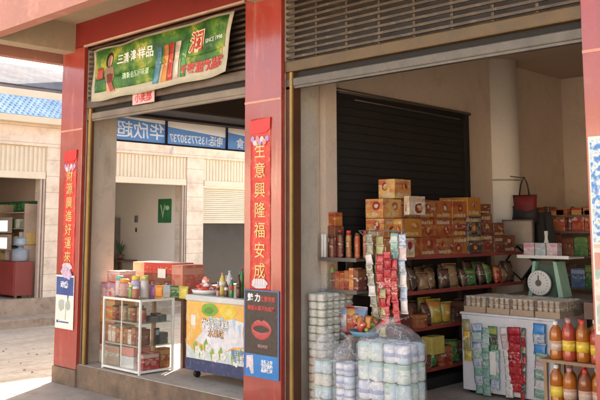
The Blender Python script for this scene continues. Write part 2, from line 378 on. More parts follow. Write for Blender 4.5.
tl = thing('tube_light', 'unlit fluorescent tube light on the ceiling above the back of the shop', 'light', (-4.1, 9.75, 3.40))
box('batten', white_metal, tl, -.035, .035, -.5, .5, 0, .05, bev=.005)
MB().tube([(0, -.46, -.03), (0, .46, -.03)], .014).build('tube', white_metal, tl)

# ------------------------------------------------------------------ SIGN seen from behind through the side opening
sg = thing('shop_sign', 'long blue translucent shop sign over the side opening, seen from behind', 'sign', (-8.36, 5.4, 2.52))
def translucent(name, c):
    m = mat(name, c, .5, .12, 3.); nt = m.node_tree; p = nt.nodes['Principled BSDF']; out = nt.nodes['Material Output']
    t = N(nt, 'ShaderNodeBsdfTranslucent'); t.inputs[0].default_value = rgb(scl(c, 1.3)); a = N(nt, 'ShaderNodeMixShader'); a.inputs[0].default_value = .65
    L(nt, p.outputs[0], a.inputs[1]); L(nt, t.outputs[0], a.inputs[2]); L(nt, a.outputs[0], out.inputs[0]); return m
blue_sign = translucent('sign_blue', (.13, .27, .52))
sign_ink = translucent('sign_white', (.95, .95, .95))
white_ink = mat('white_ink', (.85, .85, .85), .5, .05, 10.)
pink_film = translucent('sign_pale', (.86, .76, .72))
ys = [0.0, .92, 1.94, 2.95, 3.9]
def cut_panel(txt, size, yc, zc, quad, sx):
    """sheet of blue film with the characters cut out of it, and the white characters set into the holes"""
    cu = bpy.data.curves.new('glyphs', 'FONT'); cu.body = txt; cu.size = size; cu.align_x = 'CENTER'; cu.align_y = 'CENTER'; cu.offset = .003; cu.resolution_u = 3
    o = bpy.data.objects.new('glyphs', cu); COL.objects.link(o)
    me1 = bpy.data.meshes.new_from_object(o.evaluated_get(bpy.context.evaluated_depsgraph_get()))
    cu.offset = 0
    for q in bpy.context.selected_objects: q.select_set(False)
    bpy.context.view_layer.objects.active = o; o.select_set(True); bpy.ops.object.convert(target='CURVE')
    cu = o.data; cu.dimensions = '2D'; cu.fill_mode = 'BOTH'
    for sp in cu.splines:
        for q in sp.bezier_points:
            q.handle_left_type = q.handle_right_type = 'FREE'
            for at in ('co', 'handle_left', 'handle_right'):
                w_ = getattr(q, at); setattr(q, at, (w_[0] * sx, w_[1], 0))
    sp = cu.splines.new('POLY'); sp.points.add(3); sp.use_cyclic_u = True
    for q, (y, z) in zip(sp.points, quad): q.co = (-(y - yc), z - zc, 0, 1)
    bpy.context.view_layer.update()
    me2 = bpy.data.meshes.new_from_object(o.evaluated_get(bpy.context.evaluated_depsgraph_get()))
    bpy.data.objects.remove(o)
    M = Matrix.Translation((0, yc, zc)) @ BACK.to_4x4(); res = []
    for me, k in ((me2, 1), (me1, sx)):
        for v in me.vertices: v.co = M @ Vector((v.co.x * k, v.co.y, 0 if k == 1 and me is me2 else -.0015))
        res.append(me)
    return res
BACK = Matrix(((0, 0, -1), (-1, 0, 0), (0, 1, 0)))   # text that reads from outside (-X side)
st_ = [('华欣超', .215, .54, .138, 1.12), ('电话:13577530737', .14, 1.43, .094, .84), ('烟酒副食', .15, 2.42, .1, 1), ('日用百货', .15, 3.42, .1, 1)]
for i in range(4):
    a, b = ys[i] + .01, ys[i + 1] - .01
    z0, z1 = [(.3, .26), (.24, .17), (.25, .16), (.24, .17)][i]
    quad = [(a, .012), (b, .012), (b, z1), (a, z0)]
    me2, me1 = cut_panel(st_[i][0], st_[i][1], st_[i][2], st_[i][3], quad, st_[i][4])
    pn = bpy.data.objects.new('sign_panel', me2); COL.objects.link(pn); pn.parent = sg; me2.materials.clear(); me2.materials.append(blue_sign)
    lt = bpy.data.objects.new('lettering', me1); COL.objects.link(lt); lt.parent = pn; me1.materials.clear(); me1.materials.append(sign_ink)
    t = bmesh.new(); t.faces.new([t.verts.new((0, y, z)) for y, z in ((a, z0 + .001), (b, z1 + .001), (b, .32), (a, .32))])
    MB().add(t).build('pale_band', pink_film, pn)
fr = MB().box(-.02, .02, 0, 3.9, 0, .018).box(-.02, .02, 0, 3.9, .312, .33)
for y in ys: fr.box(-.02, .02, y - .014, y + .014, .018, .312)
fr.build('sign_frame', mat('sign_frame', (.02, .025, .06), .5), sg)

# ------------------------------------------------------------------ FAR BUILDING across the side street
far = thing('shop_terrace', 'long terrace of cream shops with a blue tiled awning across the side street', 'building')
fcream = mat('far_cream', (.7, .61, .48), .75, .12, 1.2, dirt=(.5, .36, .26))
fshut = mat('far_shutter', (.78, .69, .53), .6, .1, 2.)
white_wall = mat('far_white_wall', (.86, .8, .72), .8, .06, 1.)
brown_wall = mat('far_brown_wall', (.34, .25, .2), .8, .15, 1.)
def marble_mat():
    m, nt, p = _new('marble_tile'); v = coords(nt, 'Object', False)
    mp = N(nt, 'ShaderNodeMapping'); mp.inputs['Rotation'].default_value = (0, R(90), 0); L(nt, v, mp.inputs[0])
    n = noisef(nt, v, 3.5, 8, .7)
    c = ramp(nt, n, [(.3, (.55, .44, .35)), (.5, (.72, .62, .5)), (.7, (.82, .73, .61))])
    sp = N(nt, 'ShaderNodeSeparateXYZ'); L(nt, v, sp.inputs[0])
    mu = N(nt, 'ShaderNodeMath', operation='MULTIPLY'); mu.inputs[1].default_value = 3.3; L(nt, sp.outputs[2], mu.inputs[0])
    f = N(nt, 'ShaderNodeMath', operation='FRACT'); L(nt, mu.outputs[0], f.inputs[0])
    c = mixc(nt, ramp(nt, f.outputs[0], [(0., .8), (.03, 0.)], 'CONSTANT'), c, (.35, .25, .2))
    L(nt, c, p.inputs['Base Color']); p.inputs['Roughness'].default_value = .4; return m
marble = marble_mat()
bays = [(-1.75, 1.1), (1.6, 4.45), (4.95, 7.8), (8.3, 11.15), (11.65, 14.5), (15.0, 17.85)]
for i, (y0, y1) in enumerate(bays):
    MB().box(-14.4, -13.99, y1 + .02, y1 + .48, .19, 2.98).build('marble_pier', marble, far)
    # ribbed shutter signboard
    sb = MB().box(-14.06, -14.03, y0 - .02, y1 + .02, 2.5, 2.98)
    y = y0
    while y < y1: sb.box(-14.03, -14.012, y, y + .045, 2.5, 2.97, bev=.004); y += .09
    sb.build('ribbed_panel', fshut, far)
    MB().box(-14.1, -13.985, y0, y1, 2.37, 2.5, bev=.01).build('shutter_box', fshut, far)
    MB().box(-14.08, -14.0, y1 - .1, y1 - .06, .19, 2.37).box(-14.08, -14.0, y1 - .035, y1, .19, 2.37).build('jamb', mat('far_jamb', (.5, .4, .33), .5), far)
MB().box(-14.4, -13.97, -4, 19, 2.98, 3.38).build('fascia', marble, far)
cor = MB().box(-14.4, -13.75, -4, 19, 3.38, 3.5, bev=.01).build('cornice', mat('far_cornice', (.76, .62, .45), .7, .1, 2.), far)
def tile_mat():
    m, nt, p = _new('blue_tile'); v = coords(nt, 'Object', False)
    n = noisef(nt, v, 5, 5); c = mixc(nt, ramp(nt, n, [(.35, 0.), (.65, 1.)]), (.2, .36, .5), (.42, .56, .66))
    L(nt, c, p.inputs['Base Color']); p.inputs['Roughness'].default_value = .3; return m
bt = MB()
for r in range(9):
    z0 = 3.5 + r * .05; x0 = -13.8 - r * .052
    y = 4.6 + (r % 2) * .055
    while y < 11.5:
        t = bmesh.new(); bmesh.ops.create_cone(t, cap_ends=True, segments=6, radius1=.056, radius2=.05, depth=.085)
        for v in t.verts: v.co.x *= .3
        bt.add(t, Matrix.Translation((x0 - .015, y, z0 + .035)) @ Matrix.Rotation(R(-42), 4, 'Y')); y += .11
    bt.box(x0 - .065, x0 - .02, -4, 19, z0 - .01, z0 + .035)
bt.build('blue_tile_awning', tile_mat(), far)
MB().box(-14.6, -14.2, -4, 10.2, 3.5, 4.06, bev=.01).build('parapet', cor.data.materials[0], far)
grey_tile = mat('grey_roof_tile', (.17, .165, .175), .95, .4, 1.6, dirt=(.2, .15, .14), bmp=.6, spec=.03)
gr = MB()
nrow = 16
for r in range(nrow):
    t0 = r / nrow; t1 = (r + 1) / nrow
    xa, za = -14.75 - 2.3 * t0, 4.2 + .86 * t0; xb, zb = -14.75 - 2.3 * t1, 4.2 + .86 * t1
    y = -4 + (r % 2) * .12
    while y < 10.0:
        gr.box(xb, xa, y, y + .15, 0, .022, M=Matrix(((1, 0, 0, 0), (0, 1, 0, 0), ((zb - za) / (xb - xa), 0, 1, za + .02 - xa * (zb - za) / (xb - xa)), (0, 0, 0, 1)))); y += .155
gr.box(-17.0, -14.8, -4, 10.0, 0, .02, M=Matrix(((1, 0, 0, 0), (0, 1, 0, 0), (-.86 / 2.3, 0, 1, 4.19 - 14.75 * .86 / 2.3), (0, 0, 0, 1))))
gr.build('grey_tile_roof', grey_tile, far)
MB().box(-17.1, -14.7, -4, 10.2, 3.0, 4.2).box(-17.12, -17.0, -4, 10.2, 4.2, 5.04).build('upper_wall', mat('eave_brown', (.22, .17, .15), .8), far)
# unseen taller block added beyond the terrace so its shade falls over the street
tb = MB().box(-16.4, -14.45, 10.2, 20, 3.5, 8.0).build('shade_block', fcream, far)
for k in range(3):
    for z in (4.4, 6.4):
        wn = MB().box(-14.46, -14.42, 11 + k * 3, 12.4 + k * 3, z, z + 1.2).build('window', mat('win_frame', (.6, .6, .58), .4), tb)
        MB().box(-14.425, -14.41, 11.06 + k * 3, 11.67 + k * 3, z + .06, z + 1.14).box(-14.425, -14.41, 11.73 + k * 3, 12.34 + k * 3, z + .06, z + 1.14).build('pane', mat('dark_pane', (.03, .04, .05), .08, .1, 2.), wn)
# rooms
def room(y0, y1, depth, wm, name='room'):
    MB().box(-14 - depth, -14.1, y0 - .2, y0 - .1, .15, 3.3).box(-14 - depth, -14.1, y1 + .05, y1 + .15, .15, 3.3).box(-14.1 - depth, -14 - depth, y0 - .2, y1 + .15, .15, 3.3).build('room_wall', wm, far)
    MB().box(-14 - depth, -14.1, y0 - .1, y1 + .05, 3.0, 3.1).build('room_ceiling', wm, far)
    MB().box(-14 - depth, -13.995, y0 - .1, y1 + .05, .1, .19).build('room_floor', mat('room_floor', (.5, .42, .34), .5), far)
room(1.6, 4.45, 4, brown_wall); room(4.95, 7.8, 4.5, brown_wall); room(8.3, 11.15, 4, white_wall)
MB().box(-14.2, -14.05, -1.75, 1.1, .19, 2.4).build('closed_shutter', fshut, far)
sh = MB()
for i in range(20): sh.box(-14.1, -14.075, 11.65, 14.5, 1.6 + i * .045, 1.64 + i * .045, bev=.006)
sh.box(-14.1, -14.06, 11.65, 14.5, 1.56, 1.6)
sh.build('roller_shutter', fshut, far)
MB().box(-14.35, -14.3, 11.65, 14.5, .19, 2.37).build('dark_glass', mat('dark_glass', (.03, .03, .035), .12, .3, 2.), far)
MB().box(-14.1, -14.05, 15.0, 17.85, .19, 2.4).build('closed_shutter', fshut, far)

# things in the far shops
def far_poster():
    o = thing('wall_poster', 'green poster on the white side wall of the far room', 'poster', (-14.8, 11.19, 1.57))
    box('sheet', mat('poster_green', (.03, .2, .07), .4, .4, 6.), o, -.24, .24, -.004, 0, 0, .53)
    MB().poly([(-.12, .4), (-.06, .2), (0, .4), (.03, .4), (-.06, .1), (-.16, .4)], -.007, -.003).poly(ell(.1, .33, .07, .05), -.007, -.003).build('print', mat('pale_green_ink', (.5, .7, .45), .5), o)
far_poster()
o = thing('wall_cabinet', 'narrow grey cabinet at the back of the white far room', 'cabinet', (-16.7, 11.05, .19))
box('carcass', mat('grey_cab', (.2, .19, .18), .5), o, -.2, .2, -.14, .12, 0, 1.5)
for k in range(4): box('shelf_front', mat('cab_green', (.12, .2, .1), .5), o, -.18, .18, -.155, -.141, .1 + k * .36, .22 + k * .36)
sw = thing('wall_clock', 'small dark clock on the white far room wall', 'clock', (-15.86, 11.19, 1.66))
box('case', mat('grey_cab', (.2, .19, .18), .5), sw, -.05, .05, -.03, 0, -.08, .08, bev=.01); box('pendulum', black_m, sw, -.015, .015, -.02, 0, -.3, -.2)
tbf = thing('side_table', 'low red side table under the potted plant in the far room', 'table', (-16.0, 10.9, .19))
box('top', wood, tbf, -.45, .25, -.2, .25, .5, .54)
for a in (-.42, .19):
    for b in (-.17, .19): box('leg', wood, tbf, a, a + .04, b, b + .04, 0, .5)
pp = thing('potted_plant', 'spiky green potted plant on the side table of the far room', 'plant', (-16.05, 10.9, .73))
MB().lathe([(.06, 0), (.09, .12), (.085, .12), (.07, .1)], 14).build('pot', wood, pp)
lf = MB()
for k in range(26):
    a = random.uniform(0, 6.28); h = random.uniform(.18, .36); r = random.uniform(.03, .14)
    lf.tube([(0, 0, .1), (math.cos(a) * r * .4, math.sin(a) * r * .4, .1 + h * .6), (math.cos(a) * r, math.sin(a) * r, .1 + h)], [.012, .014, .002], 4)
lf.build('leaves', mat('leaf_green', (.06, .13, .04), .5), pp)
# shelf shop (side wall Y = 7.85 is what shows)
sh = thing('goods_shelf', 'tall open goods shelf along the side wall of the far left shop', 'shelf', (-15.2, 7.68, .19))
m_ = mat('far_shelf', (.4, .3, .22), .6)
MB().box(-1.05, 1.0, .13, .16, 0, 1.72).build('back_panel', m_, sh)
for x in (-1.05, -.02, .97): box('upright', m_, sh, x, x + .03, -.16, .13, 0, 1.72)
for k in range(6): box('shelf_board', m_, sh, -1.02, .97, -.16, .13, .05 + .3 * k, .07 + .3 * k)
cols = [(.5, .42, .3), (.4, .16, .1), (.55, .5, .45), (.2, .28, .15), (.5, .35, .12), (.3, .2, .3)]
fm = [mat(f'far_goods_{i}', c, .5, .3, 20) for i, c in enumerate(cols)]
for k in range(1, 5):
    x = -1.0; q = 0
    while x < .9:
        ww = random.uniform(.1, .2); hh = random.uniform(.1, .24)
        b = MB().box(0, ww - .01, -.12, .1, 0, hh, bev=.006).build('packet', random.choice(fm), None, loc=(-15.2 + x, 7.68, .19 + .07 + .3 * k))
        tag(b, f'{ORD[q]} packet from the back on shelf {["", "one", "two", "three", "four"][k]} of the far left shop', 'packet', 'packets on the far shop shelf')
        x += ww + random.uniform(0, .04); q += 1
o = thing('shop_signboard', 'green lettered signboard above the shelf in the far left shop', 'sign', (-15.2, 7.83, 1.77))
box('board', mat('sign_green', (.035, .1, .05), .5, .3, 4.), o, -1.1, 1.0, -.03, 0, 0, .2)
lettering('名烟名酒 茶叶 土特产', .15, mat('sign_green_ink', (.1, .55, .15), .5), o, (-.1, -.032, .1))
for k in range(2):
    o = thing('lit_showcase', ['upper', 'lower'][k] + ' glowing white showcase at the left edge of the far shop', 'showcase', (-14.95, 7.42, [1.4, 1.08][k]), group='lit showcases')
    box('case', m_, o, -.35, .35, -.02, .06, -.03, .26)
    m, nt, p = _new('lit_panel'); p.inputs['Emission Color'].default_value = (1, .98, .9, 1); p.inputs['Emission Strength'].default_value = .3
    box('lit_panel', m, o, -.32, .32, -.03, -.02, 0, .2)
cb = thing('counter_cabinet', 'red two-door cabinet near the entrance of the far left shop', 'cabinet', (-14.5, 7.3, .19))
redcab = mat('red_cabinet', (.22, .035, .03), .45, .2, 3.)
box('carcass', redcab, cb, -.5, .42, -.0, .36, .05, .66)
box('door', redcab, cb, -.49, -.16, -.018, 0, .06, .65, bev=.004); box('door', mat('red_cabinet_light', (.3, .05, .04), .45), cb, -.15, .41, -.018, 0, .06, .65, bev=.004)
for x in (-.48, .37):
    for y in (.02, .3): box('foot', wood, cb, x, x + .04, y, y + .04, 0, .05)
tc = thing('glass_counter', 'teal counter with dark goods on top at the left edge of the far shop', 'counter', (-15.2, 7.1, .19))
box('body', mat('teal_paint', (.05, .2, .16), .5), tc, -.5, .12, 0, .5, 0, .3); box('top', mat('teal_dark', (.04, .07, .05), .4), tc, -.52, .14, -.02, .52, .3, .33)
wd = thing('water_dispenser', 'pale blue grey bottle shaped dispenser on the red cabinet', 'dispenser', (-14.28, 7.5, .85))
MB().lathe([(.13, 0), (.15, .02), (.15, .2), (.12, .22), (.05, .24), (.05, .27)], 18).build('base', mat('bluegrey', (.28, .32, .38), .4), wd)
MB().lathe([(.04, .27), (.11, .3), (.12, .33), (.11, .42), (.03, .44)], 18).build('bottle', mat('blue_bottle', (.3, .38, .46), .25), wd)
for k, (x, s_) in enumerate([(-15.7, .1), (-15.1, .14), (-14.5, .1)]):
    o = thing('ceiling_hook', ['first', 'second', 'third'][k] + ' dark hook hanging from the far left shop ceiling, from the left', 'hook', (x, 7.3, 2.8), group='ceiling hooks')
    MB().tube([(0, 0, .2), (0, 0, 0), (.03, 0, -.06), (.08, 0, -.06), (.09, 0, 0)], .012, 6).build('rod', black_m, o)

# ------------------------------------------------------------------ BANNER over the left bay
def bf(u, v):     # u 0..1 left-right, v 0..1 bottom-top
    x = (-7.86 + .02 * v) * (1 - u) + (-5.58 + .08 * v) * u
    z = (2.87 + .57 * v) * (1 - u) + (2.9 + .57 * v) * u - .018 * math.sin(u * math.pi) * (1 - v) + .012 * math.sin(u * 17) * (v - .5)
    y = 4.905 + .012 * math.sin(u * 23 + v * 3) + .01 * math.sin(u * 9 - v * 6) - .02 * (u > .9) * (u - .9) * 10 * (1 - v)
    return Vector((x, y, z))
bn = thing('banner', 'weathered green drink advertising banner hung over the left bay', 'banner')
def banner_mat():
    m, nt, p = _new('banner_green'); v = coords(nt, 'Object', False)
    n = noisef(nt, v, 3.5, 4, .6); c = ramp(nt, n, [(.34, (.01, .06, .015)), (.46, (.04, .16, .02)), (.55, (.15, .26, .03)), (.64, (.42, .42, .06)), (.72, (.4, .2, .08))])
    c = mixc(nt, ramp(nt, noisef(nt, v, 12, 6, .7), [(.58, 0.), (.72, .5)]), c, (.35, .4, .25))
    c = mixc(nt, ramp(nt, noisef(nt, v, 30, 5, .75), [(.5, 0.), (.66, .7)]), c, (.02, .05, .02))
    L(nt, c, p.inputs['Base Color']); p.inputs['Roughness'].default_value = .45; return m
cream_sheet = mat('banner_cream', (.46, .43, .33), .55, .2, 5., dirt=(.45, .4, .28))
MB().grid(bf, 60, 8, .003).build('sheet', cream_sheet, bn)
def decal(name, m, u0, u1, v0, v1, off=.004, skew=0, nu=12, nv=4):
    fn = lambda u, v: bf(u0 + (u1 - u0) * u + skew * (v - .5), v0 + (v1 - v0) * v) + Vector((0, -off, 0))
    return MB().grid(fn, nu, nv, .0015).build(name, m, bn)
bg = banner_mat()
decal('green_print', bg, .022, .978, .42, .96, nu=50); decal('green_print', bg, .025, .5, .16, .42, nu=26)
decal('green_print', bg, .7, .965, .3, .42, off=.0045)
for k, (c, a) in enumerate([((.08, .22, .3), .505), ((.6, .22, .05), .56), ((.5, .05, .04), .602), ((.62, .5, .42), .65), ((.07, .25, .08), .7)]):
    decal('drink_can', pack(f'can_print_{k}', c, scl(c, .5), scl(c, 1.5), cell=6), a, a + .036, .1, .74, off=.009, nu=3, nv=6)
decal('red_badge', mat('badge_red', (.45, .06, .04), .5), .05, .11, .4, .6, off=.009)
# woman on the left of the banner: hair, face, arm, dress as flat print
def bpoly(pts, m, name, off=.008):
    t = bmesh.new(); A = [t.verts.new(bf(u, v) + Vector((0, -off, 0))) for u, v in pts]; t.faces.new(A)
    bmesh.ops.solidify(t, geom=t.faces[:], thickness=.001); return MB().add(t).build(name, m, bn)
skin = mat('print_skin', (.62, .36, .25), .5, .25, 12.)
bpoly(ell(.155, .72, .026, .15, 14), mat('print_hair', (.06, .03, .02), .5), 'printed_hair')
bpoly(ell(.162, .7, .018, .11, 14), skin, 'printed_face', .010)
bpoly([(.14, .6), (.19, .58), (.2, .4), (.185, .28), (.205, .12), (.135, .1), (.14, .3), (.125, .45)], skin, 'printed_figure', .009)
bpoly([(.145, .45), (.19, .45), (.185, .3), (.2, .14), (.17, .12), (.15, .28)], mat('print_dress', (.35, .07, .05), .5, .3, 12), 'printed_dress', .0105)
def btext(s, size, m, u, v, **kw):
    bm = text_bm(s, size, extrude=.0008, **kw)
    for q in bm.verts:
        uu = u + q.co.x / 2.3; vv = v + q.co.y / .57
        q.co = bf(uu, vv) + Vector((0, -.010 - q.co.z, 0))
    mb = MB(); mb.bm = bm; return mb.build('lettering', m, bn)
btext('三清·津·样品', .115, white_ink, .35, .68, bold=.002)
btext('清新自然好味道', .07, mat('pale_green_ink', (.5, .7, .45), .5), .36, .36, bold=.001)
btext('润', .21, mat('ink_cream', (.8, .7, .5), .5), .79, .62, bold=.012)
btext('润', .205, mat('ink_red', (.55, .05, .04), .5), .79, .62, bold=.002).location.y = -.003
btext('SINCE 1998', .055, white_ink, .905, .6)
btext('千家润饮品好', .105, MC['ink_red'], .84, .2, bold=.003)
o = thing('small_placard', 'small pink placard with red letters hanging under the green banner', 'sign', (-6.95, 4.96, 2.76))
box('card', mat('card_pink', (.75, .42, .42), .5, .15, 10), o, -.19, .19, -.006, 0, 0, .12)
lettering('小卖部', .1, MC['ink_red'], o, (0, -.007, .06), bold=.002)

# ------------------------------------------------------------------ COUPLETS and posters on the pillars
def couplet(name, label, x, zt, zb, w_, txt, fs, line):
    o = thing(name, label, 'paper scroll', (x, 4.938, zb), group='couplets on the pillars')
    h = zt - zb
    MB().grid(lambda u, v: (-w_ / 2 + w_ * u, -.003 - .002 * math.sin(v * 30 + u * 4), h * v), 6, 50, .002).build('strip', red_paper, o)
    hd = MB().poly([(-w_ * .52, h - .02), (w_ * .52, h + .0), (w_ * .5, h - .1), (w_ * .3, h - .13), (-w_ * .3, h - .14), (-w_ * .5, h - .12)], -.012, -.007).build('header', mat('header_red', (.6, .03, .03), .35), o)
    for k in range(7):
        MB().poly(ell(-w_ * .36 + k * w_ * .12, h - .185 - .03 * (k % 2), w_ * .1, .028, 10, .2), -.0125 - .001 * (k % 3), -.007).build('paper_cut', [mat('cut_violet', (.4, .3, .55), .5), mat('cut_pale', (.75, .6, .62), .5), mat('cut_pink', (.7, .25, .25), .5)][k % 3], hd)
    cz = (h - .24 + .1) / 2
    lettering(txt, fs * .95, gold_ink, o, (0, -.0085, cz), line=line / .95, bold=.0005, extrude=.001)
    ft = MB().poly(ell(0, .055, w_ * .4, .045, 16, .12), -.012, -.007).build('lotus', mat('lotus_grey', (.55, .55, .58), .4, .3, 20), o)
    for k in range(5): MB().poly(ell(-w_ * .24 + k * w_ * .12, .07, w_ * .05, .03, 8), -.0145, -.0125).build('petal', MC['cut_pale'], ft)
    return o
couplet('couplet', 'red couplet with seven gold characters on the middle pillar', -5.17, 2.44, .955, .25, '生\n意\n興\n隆\n福\n安\n成', .15, 1.15)
couplet('couplet', 'faded red couplet with gold characters on the left pillar', -8.3, 2.36, .99, .26, '財\n源\n廣\n進\n好\n運\n來', .145, 1.05)
# lips poster
lp = thing('lips_poster', 'black poster with red lips and blue footer on the middle pillar', 'poster', (-5.145, 4.932, .225))
box('sheet', mat('poster_black', (.03, .022, .022), .25, .3, 8.), lp, -.2, .2, -.004, 0, .19, .72)
box('blue_footer', mat('poster_blue', (.02, .2, .55), .3, .2, 6.), lp, -.2, .2, -.004, 0, 0, .19)
MB().box(-.21, -.2, -.006, 0, -.0, .73).box(.2, .215, -.006, 0, 0, .73).box(-.2, .2, -.006, 0, .72, .73).build('edge_strip', mat('edge_blue', (.06, .16, .36), .4), lp)
lips = MB(); n = 28; outer = []; inner = []
for k in range(n):
    a = k * 2 * math.pi / n; c, s_ = math.cos(a), math.sin(a)
    ox = .125 * c; oz = (.07 + (.012 if abs(c) > .12 else -.004)) * s_ if s_ > 0 else .085 * s_
    outer.append((ox, .4 + oz * (1 - .25 * abs(c) ** 6))); inner.append((.1 * c, .402 + (.032 if s_ > 0 else .03) * s_ * (1 - .2 * abs(c))))
t = bmesh.new(); A = [t.verts.new((p[0], -.005, p[1])) for p in outer]; B = [t.verts.new((p[0], -.005, p[1])) for p in inner]; C_ = [t.verts.new(((a[0] + b[0]) / 2, -.009, (a[1] + b[1]) / 2)) for a, b in zip(outer, inner)]
for k in range(n):
    j = (k + 1) % n; t.faces.new((A[k], A[j], C_[j], C_[k])).smooth = True; t.faces.new((C_[k], C_[j], B[j], B[k])).smooth = True
bmesh.ops.recalc_face_normals(t, faces=t.faces); MB().add(t).build('lips', mat('lip_red', (.45, .05, .06), .25, .3, 30.), lp)
lettering('魅 力', .07, white_ink, lp, (-.09, -.005, .66), bold=.002)
lettering('红唇诱惑', .045, mat('poster_red_ink', (.5, .05, .05), .4), lp, (.08, -.005, .655), bold=.001)
lettering('美丽从唇开始绽放', .042, MC['poster_red_ink'], lp, (.0, -.005, .575), bold=.001)
lettering('精彩时刻', .03, mat('poster_pink_ink', (.6, .35, .35), .4), lp, (.02, -.005, .26))
MB().poly([(-.18, .17), (-.1, .18), (-.09, .03), (-.12, .02), (-.15, .08), (-.18, .06)], -.006, -.003).build('white_print', mat('print_white', (.7, .6, .62), .4, .3, 20), lp)
lettering('全新上市\n欢迎选购\n品质保证', .035, white_ink, lp, (.07, -.005, .1), bold=.001)
# small poster on left pillar
sp = thing('pillar_poster', 'blue and white phone poster low on the left pillar', 'poster', (-8.31, 4.932, .36))
box('sheet', white_paper, sp, -.21, .17, -.005, 0, 0, .59)
box('blue_top', mat('poster_deep_blue', (.06, .1, .3), .4, .4, 6.), sp, -.2, .16, -.0065, -.004, .37, .57)
lettering('动感', .08, white_ink, sp, (-.03, -.007, .48), bold=.002)
MB().poly([(.03, .42), (.08, .42), (.05, .3)], -.0075, -.004).build('printed_arrow', MC['poster_deep_blue'], sp)
MB().poly(ell(-.08, .26, .06, .07, 10, .2), -.0065, -.004).poly(ell(.06, .26, .05, .06, 10, .2), -.0065, -.004).poly([(0, .1), (.02, .1), (.015, .3), (.005, .3)], -.0065, -.004).build('printed_tree', mat('print_grey_green', (.4, .45, .4), .5), sp)
MB().box(-.18, -.14, -.0065, -.004, .06, .09).box(-.13, .08, -.0065, -.004, .065, .08).build('printed_footer', MC['poster_deep_blue'], sp)
MB().poly(ell(-.02, .63, .08, .06, 12, .25), -.012, -.002).poly(ell(.06, .6, .06, .05, 10, .25), -.014, -.002).build('paper_rosette', mat('rosette', (.6, .45, .6), .5, .4, 20), sp)
# right pillar poster
rp = thing('tall_poster', 'tall blue and white patterned poster on the right pillar', 'poster', (-1.98, 4.932, .85))
box('sheet', white_paper, rp, -.24, .2, -.004, 0, 0, 1.2)
m, nt, p = _new('blue_pattern'); v = coords(nt, 'Object', False)
c = ramp(nt, noisef(nt, v, 26, 3, .6), [(.4, (.05, .2, .5)), (.47, (.3, .45, .62)), (.55, (.68, .7, .7)), (.66, (.3, .42, .36))]); L(nt, c, p.inputs['Base Color']); p.inputs['Roughness'].default_value = .35
box('blue_print', m, rp, -.23, .19, -.006, -.003, .55, 1.18)
box('product_print', pack('poster_goods', (.65, .6, .5), (.5, .1, .06), (.1, .35, .3), cell=11), rp, -.23, .19, -.006, -.003, .02, .54)

# ------------------------------------------------------------------ goods: generic makers
def pillow_bag(w_, h, d, seed=0, crimp=True):
    """an air-filled packet standing up: flat crimped ends, swollen middle"""
    def mk(sgn):
        return lambda u, v: ((u - .5) * w_ * (1 - .06 * math.sin(v * math.pi)), sgn * d / 2 * (math.sin(math.pi * min(1, max(0, u))) ** .6) * (math.sin(math.pi * v) ** .5) * (1 + .2 * noise.noise(Vector((u * 4, v * 4, seed)))), v * h)
    t = bmesh.new(); nu, nv = 8, 8; g = []
    for sgn in (-1, 1):
        f = mk(sgn); g.append([[t.verts.new(f(i / nu, j / nv)) for j in range(nv + 1)] for i in range(nu + 1)])
    for q, G in enumerate(g):
        for i in range(nu):
            for j in range(nv):
                vs = (G[i][j], G[i + 1][j], G[i + 1][j + 1], G[i][j + 1]); fc = t.faces.new(vs if q == 0 else vs[::-1]); fc.smooth = True
    bmesh.ops.remove_doubles(t, verts=t.verts, dist=.0004)
    if crimp:
        mb = MB(); mb.add(t); mb.box(-w_ / 2 * .98, w_ / 2 * .98, -.0015, .0015, -.004, .012).box(-w_ / 2 * .98, w_ / 2 * .98, -.0015, .0015, h - .012, h + .006); return mb
    return MB().add(t)
def bottle(root, r, h, liquid, capm, labelm=None, seg=16):
    MB().lathe([(r * .92, 0), (r, h * .03), (r, h * .3), (r * .93, h * .34), (r, h * .38), (r, h * .62), (r * .75, h * .76), (r * .36, h * .87), (r * .34, h * .93)], seg).build('body', liquid, root)
    MB().lathe([(r * .42, h * .93), (r * .42, h), (r * .38, h)], seg).build('cap', capm, root)
    if labelm: MB().lathe([(r * 1.015, h * .4), (r * 1.015, h * .6)], seg).build('label', labelm, root)
def juice(root, r, h, liquid, capm, labelm, seg=18):
    MB().lathe([(r * .8, 0), (r * .95, h * .02), (r, h * .08), (r, h * .2), (r * .95, h * .23), (r * .96, h * .5), (r, h * .53), (r, h * .66), (r * .93, h * .74), (r * .7, h * .82), (r * .4, h * .88), (r * .34, h * .93)], seg).build('body', liquid, root)
    MB().lathe([(r * .38, h * .9), (r * .4, h * .91), (r * .4, h), (r * .34, h)], seg).build('cap', capm, root)
    MB().lathe([(r * .985, h * .24), (r * .985, h * .49)], seg).build('label', labelm, root)
carton_o = pack('carton_orange', (.36, .085, .025), (.38, .03, .02), (.5, .2, .04), ink=(.65, .42, .16), cell=8)
carton_y = pack('carton_yellow', (.6, .27, .08), (.42, .05, .04), (.66, .5, .2), ink=(.45, .05, .03), cell=8)
carton_r = pack('carton_red', (.27, .035, .022), (.5, .32, .08), (.45, .2, .08))
carton_d = pack('carton_maroon', (.17, .04, .035), (.25, .1, .04), (.3, .14, .07))
carton_w = pack('carton_white', (.68, .62, .52), (.5, .1, .05), (.5, .3, .15))
carton_g = pack('carton_green', (.1, .22, .08), (.5, .45, .2), (.3, .35, .15))
carton_b = pack('carton_blue', (.1, .17, .35), (.6, .6, .62), (.2, .3, .5))
